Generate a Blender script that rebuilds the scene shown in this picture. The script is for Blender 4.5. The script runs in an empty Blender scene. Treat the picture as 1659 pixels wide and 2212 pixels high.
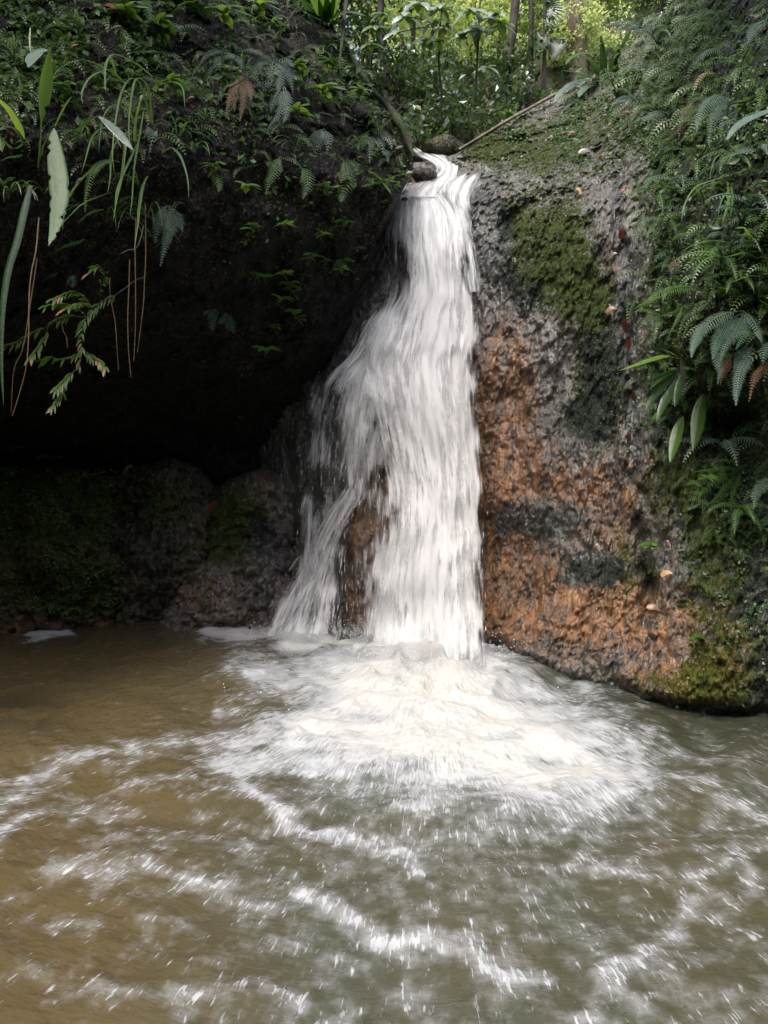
import bpy, math, random
import numpy as np
from mathutils import Vector, Euler

R = math.radians
random.seed(7)
RNG = np.random.default_rng(11)
S = bpy.context.scene
COL = S.collection

# ---------------------------------------------------------------- camera
PITCH = R(5.0)
FPX = 1671.0                     # focal length in the units of a 1659 x 2212 picture
CAMZ = 1.5
cam = bpy.data.cameras.new('camera')
cam_o = bpy.data.objects.new('camera', cam)
COL.objects.link(cam_o)
cam_o.location = (0, 0, CAMZ)
cam_o.rotation_euler = (math.pi / 2 - PITCH, 0, 0)
cam.sensor_fit = 'VERTICAL'
cam.angle = 2 * math.atan(1106 / FPX)
cam.clip_start = 0.05
cam.clip_end = 500
S.camera = cam_o

# ---------------------------------------------------------------- world, sun, exposure
SUN_EL, SUN_AZ = R(62), R(212)   # azimuth clockwise from +Y: light from behind-left, high
W = bpy.data.worlds.new('World')
S.world = W
W.use_nodes = True
wn = W.node_tree.nodes
sky = wn.new('ShaderNodeTexSky')
sky.sky_type = 'NISHITA'
sky.sun_disc = False
sky.sun_elevation = SUN_EL
sky.sun_rotation = SUN_AZ
sky.air_density = 1.0
sky.dust_density = 6.0
sky.ozone_density = 0.3
wn['Background'].inputs['Strength'].default_value = 0.15
W.node_tree.links.new(sky.outputs[0], wn['Background'].inputs['Color'])
sun = bpy.data.lights.new('sun', 'SUN')
sun.energy = 0.95
sun.angle = R(13)
sun.color = (1.0, 0.99, 0.975)
sun_o = bpy.data.objects.new('sun', sun)
COL.objects.link(sun_o)
sd = Vector((math.sin(SUN_AZ) * math.cos(SUN_EL), math.cos(SUN_AZ) * math.cos(SUN_EL), math.sin(SUN_EL)))
sun_o.rotation_euler = (-sd).to_track_quat('-Z', 'Y').to_euler()
sun_o.location = (0, 0, 30)
S.view_settings.view_transform = 'Standard'
S.view_settings.look = 'None'
S.view_settings.exposure = 1.25
S.view_settings.gamma = 1.0
S.view_settings.use_curve_mapping = False
try:
    S.cycles.transparent_max_bounces = 14
    S.cycles.max_bounces = 6
    S.cycles.use_denoising = True
except Exception:
    pass

# ---------------------------------------------------------------- numeric helpers
CP, SP = math.cos(PITCH), math.sin(PITCH)


def ray(px, py):
    a = (np.asarray(px, float) - 829.5) / FPX
    b = (1106 - np.asarray(py, float)) / FPX
    return a, CP + b * SP, -SP + b * CP


def P(px, py, Y):
    """world point on the plane y = Y seen at (px, py)"""
    dx, dy, dz = ray(px, py)
    t = np.asarray(Y, float) / dy
    return np.stack(np.broadcast_arrays(dx * t, dy * t, CAMZ + dz * t), -1)


def G(px, py, z=0.0):
    """world point on the level z"""
    dx, dy, dz = ray(px, py)
    t = (z - CAMZ) / dz
    return np.stack(np.broadcast_arrays(dx * t, dy * t, CAMZ + dz * t), -1)


def h3(ix, iy, iz, seed):
    h = (ix.astype(np.uint32) * np.uint32(374761393) + iy.astype(np.uint32) * np.uint32(668265263)
         + iz.astype(np.uint32) * np.uint32(2147483647) + np.uint32((seed * 974634777) & 0xFFFFFFFF))
    h = (h ^ (h >> np.uint32(13))) * np.uint32(1274126177)
    h = (h ^ (h >> np.uint32(16))) * np.uint32(2246822519)
    h = h ^ (h >> np.uint32(15))
    return h.astype(np.float64) / 4294967295.0


def vn(p, seed=0):
    """value noise 0..1, p is (..., 3)"""
    p = np.asarray(p, float)
    f = np.floor(p)
    i = f.astype(np.int64)
    t = p - f
    t = t * t * t * (t * (t * 6 - 15) + 10)
    out = 0
    for dx in (0, 1):
        wx = t[..., 0] if dx else 1 - t[..., 0]
        for dy in (0, 1):
            wy = t[..., 1] if dy else 1 - t[..., 1]
            for dz in (0, 1):
                wz = t[..., 2] if dz else 1 - t[..., 2]
                out = out + wx * wy * wz * h3(i[..., 0] + dx, i[..., 1] + dy, i[..., 2] + dz, seed)
    return out


def fbm(p, octv=4, seed=0, gain=0.5):
    p = np.asarray(p, float)
    a, s, n = 1.0, 0.0, 0.0
    for k in range(octv):
        s = s + a * vn(p * (2.03 ** k) + 17.3 * k, seed + k)
        n += a
        a *= gain
    return s / n


def ss(a, b, x):
    t = np.clip((x - a) / (b - a), 0, 1)
    return t * t * (3 - 2 * t)


class RBF:
    """thin-plate depth surface through (px, py, Y) points"""
    def __init__(s, pts, reg=0.02):
        a = np.array(pts, float)
        s.c = a[:, :2] / 500.0
        n = len(a)
        K = s.k(s.c[:, None] - s.c[None]) + np.eye(n) * reg
        Q = np.concatenate([np.ones((n, 1)), s.c], 1)
        A = np.zeros((n + 3, n + 3))
        A[:n, :n] = K
        A[:n, n:] = Q
        A[n:, :n] = Q.T
        s.w = np.linalg.solve(A, np.concatenate([a[:, 2], np.zeros(3)]))

    def k(s, d):
        r2 = (d ** 2).sum(-1)
        return 0.5 * r2 * np.log(r2 + 1e-12)

    def __call__(s, px, py):
        px, py = np.broadcast_arrays(np.asarray(px, float), np.asarray(py, float))
        q = np.stack([px, py], -1) / 500.0
        sh = q.shape[:-1]
        q = q.reshape(-1, 2)
        out = s.w[-3] + q @ s.w[-2:]
        n = len(s.c)
        for j in range(n):
            out = out + s.w[j] * s.k(q - s.c[j])
        return out.reshape(sh)


# ---------------------------------------------------------------- object helpers
def link(o, parent=None):
    COL.objects.link(o)
    if parent is not None:
        o.parent = parent
    return o


def tag(o, label=None, cat=None, group=None, kind=None):
    if label:
        o['label'] = label
    if cat:
        o['category'] = cat
    if group:
        o['group'] = group
    if kind:
        o['kind'] = kind
    return o


def thing(name, label, cat, loc, group=None):
    o = bpy.data.objects.new(name, None)
    o.empty_display_size = 0.05
    o.location = tuple(float(c) for c in loc)
    link(o)
    return tag(o, label, cat, group)


def mesh_np(name, V, F, mat, parent=None, smooth=True, attrs=None):
    """V (n,3); F list of arrays (m,3) or (m,4)"""
    V = np.asarray(V, float)
    if parent is not None:
        V = V - np.array(parent.location)
    if not isinstance(F, (list, tuple)):
        F = [F]
    F = [np.asarray(f, np.int64) for f in F if len(f)]
    me = bpy.data.meshes.new(name)
    me.vertices.add(len(V))
    me.vertices.foreach_set('co', V.ravel())
    loops = np.concatenate([f.ravel() for f in F])
    tot = np.concatenate([np.full(len(f), f.shape[1]) for f in F])
    start = np.concatenate([[0], np.cumsum(tot)[:-1]])
    me.loops.add(len(loops))
    me.loops.foreach_set('vertex_index', loops.astype(np.int32))
    me.polygons.add(len(tot))
    me.polygons.foreach_set('loop_start', start.astype(np.int32))
    me.polygons.foreach_set('loop_total', tot.astype(np.int32))
    me.polygons.foreach_set('use_smooth', np.full(len(tot), smooth))
    for k, v in (attrs or {}).items():
        v = np.asarray(v, float)
        if v.ndim == 1:
            at = me.attributes.new(k, 'FLOAT', 'POINT')
            at.data.foreach_set('value', v)
        else:
            at = me.attributes.new(k, 'FLOAT_VECTOR', 'POINT')
            at.data.foreach_set('vector', v.ravel())
    me.update(calc_edges=True)
    me.validate()
    if mat is not None:
        for m in (mat if isinstance(mat, (list, tuple)) else [mat]):
            me.materials.append(m)
    o = bpy.data.objects.new(name, me)
    return link(o, parent)


def grid_faces(nr, nc, flip=False):
    i = np.arange((nr - 1) * (nc - 1))
    r, c = i // (nc - 1), i % (nc - 1)
    a = r * nc + c
    q = np.stack([a, a + 1, a + nc + 1, a + nc], 1)
    return q[:, ::-1] if flip else q


class MB:
    """collects strips and tubes and becomes one mesh"""
    def __init__(s):
        s.v, s.f4, s.n, s.uv = [], [], 0, []

    def strip(s, rows, uv=None):
        """rows (r, c, 3)"""
        rows = np.asarray(rows, float)
        r, c = rows.shape[:2]
        s.v.append(rows.reshape(-1, 3))
        s.f4.append(grid_faces(r, c) + s.n)
        if uv is None:
            uv = np.stack(np.meshgrid(np.linspace(0, 1, c), np.linspace(0, 1, r)), -1)
        s.uv.append(np.concatenate([uv.reshape(-1, 2), np.zeros((r * c, 1))], 1))
        s.n += r * c

    def quads(s, V):
        """V (m,4,3) loose quads"""
        V = np.asarray(V, float)
        m = len(V)
        s.v.append(V.reshape(-1, 3))
        s.f4.append(np.arange(m * 4).reshape(m, 4) + s.n)
        s.uv.append(np.tile(np.array([[.5, 0, 0], [1, .5, 0], [.5, 1, 0], [0, .5, 0]]), (m, 1)))
        s.n += m * 4

    def tube(s, pts, rad, seg=7, noise=0.0, seed=0):
        pts = np.asarray(pts, float)
        rad = np.broadcast_to(np.asarray(rad, float), (len(pts),))
        T = np.gradient(pts, axis=0)
        T /= np.linalg.norm(T, axis=1)[:, None] + 1e-9
        ref = np.array([0.31, 0.87, 0.37]) if abs(T[:, 2]).mean() > .6 else np.array([0, 0, 1.0])
        A = np.cross(T, ref)
        A /= np.linalg.norm(A, axis=1)[:, None] + 1e-9
        B = np.cross(T, A)
        th = np.linspace(0, 2 * np.pi, seg + 1)
        off = A[:, None] * np.cos(th)[None, :, None] + B[:, None] * np.sin(th)[None, :, None]
        rr = rad[:, None, None]
        if noise:
            q = pts[:, None] + off * rr
            rr = rr * (1 + noise * (fbm(q * 9, 3, seed)[..., None] - .5) * 2)
        s.strip(pts[:, None] + off * rr)

    def build(s, name, mat, parent=None, smooth=True):
        return mesh_np(name, np.concatenate(s.v), [np.concatenate(s.f4)], mat, parent, smooth,
                       {'luv': np.concatenate(s.uv)})


def catmull(pts, n):
    p = np.asarray(pts, float)
    if len(p) == 2:
        t = np.linspace(0, 1, n)[:, None]
        return p[0] * (1 - t) + p[1] * t
    q = np.concatenate([[2 * p[0] - p[1]], p, [2 * p[-1] - p[-2]]])
    u = np.linspace(0, len(p) - 1 - 1e-6, n)
    i = u.astype(int)
    t = (u - i)[:, None]
    a, b, c, d = q[i], q[i + 1], q[i + 2], q[i + 3]
    return 0.5 * (2 * b + (c - a) * t + (2 * a - 5 * b + 4 * c - d) * t ** 2 + (3 * b - a - 3 * c + d) * t ** 3)


PROF = {
    'strap': lambda t: np.minimum(1, (t + .06) * 5) ** .6 * np.clip(1 - t ** 3.0, 0, 1) ** .8,
    'blade': lambda t: (0.55 + 0.45 * np.minimum(1, t * 3)) * np.clip(1 - t ** 2.2, 0, 1),
    'lance': lambda t: np.sin(np.pi * np.clip(t, 0, 1) ** .85) ** .8,
    'ovate': lambda t: np.sin(np.pi * np.clip(t, 0, 1) ** .65) ** .75,
    'petiole': lambda t: np.where(t < .35, .12, .12 + .88 * np.sin(np.pi * np.clip((t - .35) / .65, 0, 1) ** .8) ** .8),
}


def ribbon(mb, pts, width, prof='lance', fold=.25, nrm=(0, -.55, .83), n=12, ragged=0, pleat=0, rs=None):
    """a leaf along a path; width = full width at its widest"""
    c = catmull(pts, n)
    T = np.gradient(c, axis=0)
    T /= np.linalg.norm(T, axis=1)[:, None] + 1e-9
    N0 = np.asarray(nrm, float)
    Sd = np.cross(T, N0)
    l = np.linalg.norm(Sd, axis=1)[:, None]
    Sd = Sd / np.maximum(l, 1e-6)
    for k in range(1, n):                    # keep the side vector from flipping
        if (Sd[k] * Sd[k - 1]).sum() < 0:
            Sd[k] *= -1
    if Sd[0, 0] < 0:
        Sd = -Sd
    for _ in range(2):
        Sd[1:-1] = (Sd[:-2] + Sd[1:-1] + Sd[2:]) / 3
    N = np.cross(Sd, T)
    N *= np.sign((N * N0).sum(1).mean() or 1)
    t = np.linspace(0, 1, n)
    w = width * .5 * PROF[prof](t) + 1e-4
    m = 9 if pleat else 3
    u = np.linspace(-1, 1, m)
    rows = np.zeros((n, m, 3))
    wl, wr = w.copy(), w.copy()
    if ragged:
        r = rs or random.Random(3)
        for arr in (wl, wr):
            for k in range(1, n - 1):
                if r.random() < ragged:
                    arr[k] *= r.uniform(.35, .9)
    for j, uu in enumerate(u):
        ww = np.where(uu < 0, wl, wr)
        h = -fold * abs(uu) * ww
        if pleat:
            h = h + pleat * ww * .5 * (1 if j % 2 else -1)
        rows[:, j] = c + Sd * (uu * ww)[:, None] + N * h[:, None]
    mb.strip(rows)


def frond(mb, pts, width, pairs=20, nrm=(0, -.55, .83), lean=.55, droop=.25, pw=.27, taper=.75, stem=.004, start=.12, n=24, jag=0.0):
    """a pinnate fern frond: rachis plus leaflets, width = full width"""
    c = catmull(pts, n)
    T = np.gradient(c, axis=0)
    T /= np.linalg.norm(T, axis=1)[:, None] + 1e-9
    L = np.linalg.norm(np.diff(c, axis=0), axis=1).sum()
    N0 = np.asarray(nrm, float)
    mb.tube(c, np.linspace(stem, stem * .3, n), 4)
    ts = np.linspace(start, .985, pairs)
    idx = ts * (n - 1)
    i0 = np.clip(idx.astype(int), 0, n - 2)
    fr = (idx - i0)[:, None]
    C = c[i0] * (1 - fr) + c[i0 + 1] * fr
    Tt = T[i0] * (1 - fr) + T[i0 + 1] * fr
    Sd = np.cross(Tt, N0)
    Sd /= np.linalg.norm(Sd, axis=1)[:, None] + 1e-9
    for k in range(1, pairs):
        if (Sd[k] * Sd[k - 1]).sum() < 0:
            Sd[k] *= -1
    Nn = np.cross(Sd, Tt)
    Nn *= np.sign((Nn * N0).sum(1).mean() or 1)
    prof = np.minimum(1, ((ts - start) / (1 - start) + .22) * 2.6) * (1 - ((ts - start) / (1 - start)) ** 1.6 * .93)
    gap = L / pairs
    for sgn in (-1, 1):
        ln = width * .5 * prof * RNG.uniform(.85, 1.1, pairs)
        d = Sd * sgn * math.cos(lean) + Tt * math.sin(lean)
        g = Nn * (-droop)
        w0 = gap * pw * (0.6 + .5 * prof)
        rows = []
        for q, wq in ((0, .5), (.35, 1.0), (.7, .7), (1, .06)):
            ctr = C + d * (ln * q)[:, None] + g * (ln * q * q)[:, None]
            wv = Tt * (w0 * wq)[:, None]
            rows.append(np.stack([ctr - wv, ctr + wv], 1))
        rows = np.stack(rows, 1)             # pairs,4,2,3
        for k in range(pairs):
            mb.strip(rows[k])


# ---------------------------------------------------------------- material helpers
class NT:
    def __init__(s, name):
        s.m = bpy.data.materials.new(name)
        s.m.use_nodes = True
        s.t = s.m.node_tree
        s.b = s.t.nodes['Principled BSDF']
        s.out = s.t.nodes['Material Output']

    def n(s, typ, **kw):
        o = s.t.nodes.new('ShaderNode' + typ)
        for k, v in kw.items():
            setattr(o, k, v)
        return o

    def l(s, a, b):
        s.t.links.new(a, b)

    def val(s, sock, v):
        if hasattr(v, 'is_output') or isinstance(v, bpy.types.NodeSocket):
            s.l(v, sock)
        else:
            sock.default_value = v

    def attr(s, name, out='Vector'):
        a = s.n('Attribute')
        a.attribute_name = name
        return a.outputs[out]

    def noise(s, vec, scale, detail=4, rough=.55, out='Fac', dist=0):
        a = s.n('TexNoise')
        a.inputs['Scale'].default_value = scale
        a.inputs['Detail'].default_value = detail
        a.inputs['Roughness'].default_value = rough
        a.inputs['Distortion'].default_value = dist
        if vec is not None:
            s.l(vec, a.inputs['Vector'])
        return a.outputs[out]

    def vor(s, vec, scale, out='Distance', feature='F1'):
        a = s.n('TexVoronoi', feature=feature)
        a.inputs['Scale'].default_value = scale
        s.l(vec, a.inputs['Vector'])
        return a.outputs[out]

    def map(s, vec, scale=(1, 1, 1), loc=(0, 0, 0)):
        a = s.n('Mapping')
        a.inputs['Scale'].default_value = scale
        a.inputs['Location'].default_value = loc
        s.l(vec, a.inputs['Vector'])
        return a.outputs[0]

    def obj(s):
        return s.n('TexCoord').outputs['Object']

    def pos(s):
        return s.n('NewGeometry').outputs['Position']

    def math(s, op, a, b=0.0, c=0.0, clamp=False):
        o = s.n('Math', operation=op, use_clamp=clamp)
        s.val(o.inputs[0], a)
        s.val(o.inputs[1], b)
        s.val(o.inputs[2], c)
        return o.outputs[0]

    def rng(s, v, a, b, c=0.0, d=1.0, smooth=True):
        o = s.n('MapRange', interpolation_type='SMOOTHSTEP' if smooth else 'LINEAR')
        s.val(o.inputs[0], v)
        for k, q in zip((1, 2, 3, 4), (a, b, c, d)):
            s.val(o.inputs[k], q)
        return o.outputs[0]

    def mix(s, f, a, b):
        o = s.n('Mix', data_type='RGBA')
        s.val(o.inputs[0], f)
        s.val(o.inputs[6], (*a, 1) if isinstance(a, tuple) else a)
        s.val(o.inputs[7], (*b, 1) if isinstance(b, tuple) else b)
        return o.outputs[2]

    def bump(s, h, strength=.5, dist=.02, nrm=None):
        o = s.n('Bump')
        o.inputs['Strength'].default_value = strength
        o.inputs['Distance'].default_value = dist
        s.l(h, o.inputs['Height'])
        if nrm is not None:
            s.l(nrm, o.inputs['Normal'])
        return o.outputs[0]


def leafmat(name, c1, c2, rough=.35, trans=.35, tcol=None, spec=.5, vein=0.0):
    k = NT(name)
    info = k.n('ObjectInfo').outputs['Random']
    p = k.pos()
    f = k.noise(p, 23, 3)
    f = k.math('ADD', k.math('MULTIPLY', f, .8), k.math('MULTIPLY', info, .5))
    f = k.rng(f, .3, .95)
    col = k.mix(f, c1, c2)
    spots = k.rng(k.noise(p, 70, 2), .66, .74)
    col = k.mix(k.math('MULTIPLY', spots, .5), col, tuple(x * .4 + .01 for x in c1))
    k.l(col, k.b.inputs['Base Color'])
    k.b.inputs['Roughness'].default_value = rough
    k.b.inputs['Specular IOR Level'].default_value = spec
    uv = k.attr('luv')
    sep = k.n('SeparateXYZ')
    k.l(uv, sep.inputs[0])
    h = k.math('ABSOLUTE', k.math('SUBTRACT', sep.outputs[0], .5))
    wv = k.math('SINE', k.math('ADD', k.math('MULTIPLY', sep.outputs[1], 90.0), k.math('MULTIPLY', h, -40.0)))
    hh = k.math('ADD', k.math('MULTIPLY', wv, .3 * vein), k.noise(p, 60, 2))
    k.l(k.bump(hh, .35, .004), k.b.inputs['Normal'])
    tr = k.n('BsdfTranslucent')
    tc = tcol or tuple(min(1, x * 1.8) for x in c2)
    k.val(tr.inputs[0], (*tc, 1))
    mx = k.n('MixShader')
    mx.inputs[0].default_value = trans
    k.l(k.b.outputs[0], mx.inputs[1])
    k.l(tr.outputs[0], mx.inputs[2])
    k.l(mx.outputs[0], k.out.inputs[0])
    return k.m


M = {}
M['leaf'] = leafmat('leaf_green', (.035, .085, .018), (.075, .16, .03), .33, .35, (.16, .30, .04))
M['leaf_bright'] = leafmat('leaf_bright_green', (.07, .16, .03), (.14, .26, .05), .38, .4, (.28, .45, .06))
M['leaf_dark'] = leafmat('leaf_dark_green', (.018, .05, .016), (.035, .085, .025), .26, .25, (.08, .17, .03))
M['leaf_blue'] = leafmat('leaf_blue_green', (.05, .095, .07), (.12, .18, .14), .24, .16, (.15, .28, .08), spec=.8, vein=1)
M['fern_grey'] = leafmat('fern_grey_green', (.055, .11, .08), (.13, .20, .15), .4, .25, (.1, .17, .08))
M['fern_green'] = leafmat('fern_green', (.04, .095, .025), (.085, .17, .045), .4, .3, (.15, .27, .05))
M['dead'] = leafmat('dead_frond', (.10, .055, .03), (.21, .135, .08), .6, .2, (.25, .15, .07))
M['dead_pale'] = leafmat('dead_pale_frond', (.24, .18, .11), (.38, .30, .20), .6, .2, (.4, .3, .18))
M['red'] = leafmat('young_red_leaf', (.32, .09, .06), (.5, .2, .14), .4, .3, (.6, .2, .12))
M['litter'] = leafmat('fallen_leaf', (.08, .036, .018), (.19, .09, .045), .35, .1, (.3, .15, .08))
M['litter_pale'] = leafmat('fallen_pale_leaf', (.13, .10, .08), (.24, .20, .165), .25, .1, (.2, .15, .1))
M['litter_red'] = leafmat('fallen_red_leaf', (.08, .018, .012), (.17, .05, .03), .3, .1, (.3, .1, .05))
M['litter_gold'] = leafmat('fallen_golden_leaf', (.26, .15, .055), (.40, .25, .10), .45, .1, (.4, .25, .1))
M['far'] = leafmat('far_leaf', (.10, .17, .05), (.26, .34, .13), .38, .55, (.70, .80, .30))
M['far_dark'] = leafmat('far_dark_leaf', (.018, .042, .015), (.04, .08, .025), .35, .25, (.09, .16, .03))
M['under'] = leafmat('undergrowth_leaf', (.035, .07, .034), (.11, .165, .09), .28, .25, (.16, .26, .07), spec=.8)
M['sap'] = leafmat('large_wet_leaf', (.09, .16, .11), (.22, .30, .22), .22, .2, (.3, .42, .08), spec=.9, vein=1)  # base colour raised to stand in for sky sheen on the wet leaves
M['grass'] = leafmat('sedge_blade', (.05, .11, .03), (.10, .18, .05), .25, .3, (.18, .32, .06))
M['ground'] = leafmat('ground_leaf', (.018, .045, .010), (.065, .125, .025), .36, .25, (.12, .22, .04))
M['mossleaf'] = leafmat('moss_leaf', (.035, .058, .010), (.10, .14, .022), .6, .25, (.16, .25, .03))
M['leaf_torn'] = leafmat('torn_leaf', (.022, .06, .02), (.065, .12, .045), .45, .2, (.14, .26, .05), spec=.35)
M['fern_mix'] = leafmat('small_fern', (.022, .054, .018), (.085, .155, .05), .33, .24, (.13, .22, .045))
M['root'] = leafmat('dry_root', (.07, .045, .025), (.16, .11, .06), .7, .0)


def barkmat(name, c1, c2, moss=(.06, .09, .02), mf=.5):
    k = NT(name)
    p = k.pos()
    f = k.rng(k.noise(k.map(p, (14, 14, 5)), 1, 6, .65), .35, .65)
    c = k.mix(f, c1, c2)
    c = k.mix(k.math('MULTIPLY', k.rng(k.noise(p, 5, 5), .48, .62), mf), c, moss)
    k.l(c, k.b.inputs['Base Color'])
    k.b.inputs['Roughness'].default_value = .75
    k.l(k.bump(k.noise(k.map(p, (30, 30, 10)), 1, 6, .7), .8, .03), k.b.inputs['Normal'])
    return k.m


M['bark'] = barkmat('bark_pale', (.09, .072, .052), (.24, .20, .155), (.09, .12, .03), .6)
M['bark_dark'] = barkmat('bark_dark', (.018, .015, .012), (.05, .04, .03), (.03, .05, .012), .5)
M['stick'] = barkmat('dead_wood', (.10, .085, .065), (.24, .205, .16), (.05, .06, .02), .4)
M['mossbark'] = barkmat('mossy_bark', (.012, .012, .007), (.03, .028, .014), (.04, .065, .012), .8)


def rockmat(name, stone=((.036, .033, .028), (.125, .110, .092)), dark=(.012, .016, .014), rough=(.3, .55), wet=1.0):
    """weights in attribute zone: x moss, y ochre stain, z black algae and other dark tone"""
    k = NT(name)
    p = k.pos()
    z = k.n('SeparateXYZ')
    k.l(k.attr('zone'), z.inputs[0])
    moss, och, blk = z.outputs
    n1 = k.noise(p, 3.0, 6, .6)
    n2 = k.noise(p, 14, 6, .65)
    n3 = k.noise(p, 60, 4, .6)
    st = k.noise(k.map(p, (9, 9, 1.6)), 1, 5, .65)
    c = k.mix(k.rng(n2, .35, .65), stone[0], stone[1])
    fine = k.rng(n3, .38, .62)
    c = k.mix(k.math('MULTIPLY', k.rng(n3, .5, .66), .45), c, (.26, .24, .21))
    o1 = k.mix(k.rng(st, .38, .62), (.060, .024, .006), (.235, .098, .022))
    o1 = k.mix(k.math('MULTIPLY', fine, .35), o1, (.27, .14, .05))
    of = k.rng(k.math('ADD', och, k.math('MULTIPLY', k.math('SUBTRACT', n2, .5), 1.5)), .3, .75)
    c = k.mix(of, c, o1)
    mn = k.math('ADD', k.math('MULTIPLY', k.math('SUBTRACT', n3, .5), 1.2), k.math('MULTIPLY', k.math('SUBTRACT', n2, .5), 1.4))
    mf = k.rng(k.math('ADD', moss, mn), .38, .62)
    mcol = k.mix(k.rng(k.noise(p, 35, 4), .35, .65), (.012, .022, .006), (.055, .080, .014))
    c = k.mix(k.math('MULTIPLY', mf, .9), c, mcol)
    bn = k.math('ADD', k.math('MULTIPLY', k.math('SUBTRACT', n1, .5), 1.0), k.math('MULTIPLY', k.math('SUBTRACT', n2, .5), 1.3))
    bf = k.rng(k.math('ADD', blk, bn), .35, .62)
    bcol = k.mix(fine, dark, tuple(x * 2.2 + .01 for x in dark))
    c = k.mix(k.math('MULTIPLY', bf, .93), c, bcol)
    run = k.rng(k.noise(k.map(p, (15, 15, .9)), 1, 4, .6), .52, .64)
    c = k.mix(k.math('MULTIPLY', k.math('MULTIPLY', run, .8), k.math('SUBTRACT', 1.0, mf)), c, tuple(x * 1.2 for x in dark))
    pit = k.rng(k.noise(p, 38, 5, .7), .30, .42, .25, 1.0)
    c2 = k.n('Mix', data_type='RGBA', blend_type='MULTIPLY')
    c2.inputs[0].default_value = .3
    k.l(c, c2.inputs[6])
    cc = k.n('CombineColor')
    for q in range(3):
        k.l(pit, cc.inputs[q])
    k.l(cc.outputs[0], c2.inputs[7])
    k.l(c2.outputs[2], k.b.inputs['Base Color'])
    rg = k.rng(n2, .35, .65, rough[0], rough[1])
    k.l(k.math('ADD', rg, k.math('MULTIPLY', mf, .35), clamp=True), k.b.inputs['Roughness'])
    k.l(k.math('MULTIPLY', k.math('SUBTRACT', 1.08, mf), .10 + .85 * wet), k.b.inputs['Specular IOR Level'])
    pw = k.rng(k.noise(k.map(p, (1, 1, .6)), 4.5, 3, .6), .42, .6, .22, 1.0)
    k.l(k.math('MULTIPLY', k.math('MULTIPLY', k.math('SUBTRACT', 1.0, mf), pw), 1.0 * wet), k.b.inputs['Coat Weight'])
    k.b.inputs['Coat Roughness'].default_value = .055
    k.b.inputs['Coat IOR'].default_value = 1.6
    b1 = k.bump(n2, .6, .05)
    wv = k.map(p, (1, 1, .22))
    flk = k.noise(wv, 30, 1.2, .5, dist=.6)
    b2 = k.bump(flk, .7, .05, b1)
    b3 = k.bump(k.noise(wv, 70, 3, .6), .6, .02, b2)
    k.l(b3, k.b.inputs['Normal'])
    b4 = k.bump(k.noise(wv, 34, 1.0, .5, dist=.8), .9, .075, b1)
    k.l(b4, k.b.inputs['Coat Normal'])
    return k.m


M['rock'] = rockmat('wet_rock')
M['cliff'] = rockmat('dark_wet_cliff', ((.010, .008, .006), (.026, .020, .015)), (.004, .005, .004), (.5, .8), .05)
M['boulder'] = rockmat('mossy_rock', ((.045, .036, .026), (.16, .12, .085)), (.007, .008, .008), (.4, .65), .3)
M['slab'] = rockmat('wet_slab', ((.034, .026, .018), (.15, .10, .06)), (.007, .009, .010), (.25, .5), 1.0)


def soilmat():
    k = NT('forest_soil')
    p = k.pos()
    c = k.mix(k.rng(k.noise(p, 4, 6, .65), .35, .65), (.02, .016, .010), (.06, .042, .026))
    c = k.mix(k.rng(k.noise(p, 2.2, 5, .7), .46, .6), c, (.03, .05, .014))
    c = k.mix(k.rng(k.noise(p, 45, 3, .6), .60, .7), c, (.16, .09, .05))
    k.l(c, k.b.inputs['Base Color'])
    k.b.inputs['Roughness'].default_value = .8
    k.l(k.bump(k.noise(p, 25, 6, .7), .9, .06), k.b.inputs['Normal'])
    return k.m


M['soil'] = soilmat()


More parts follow.
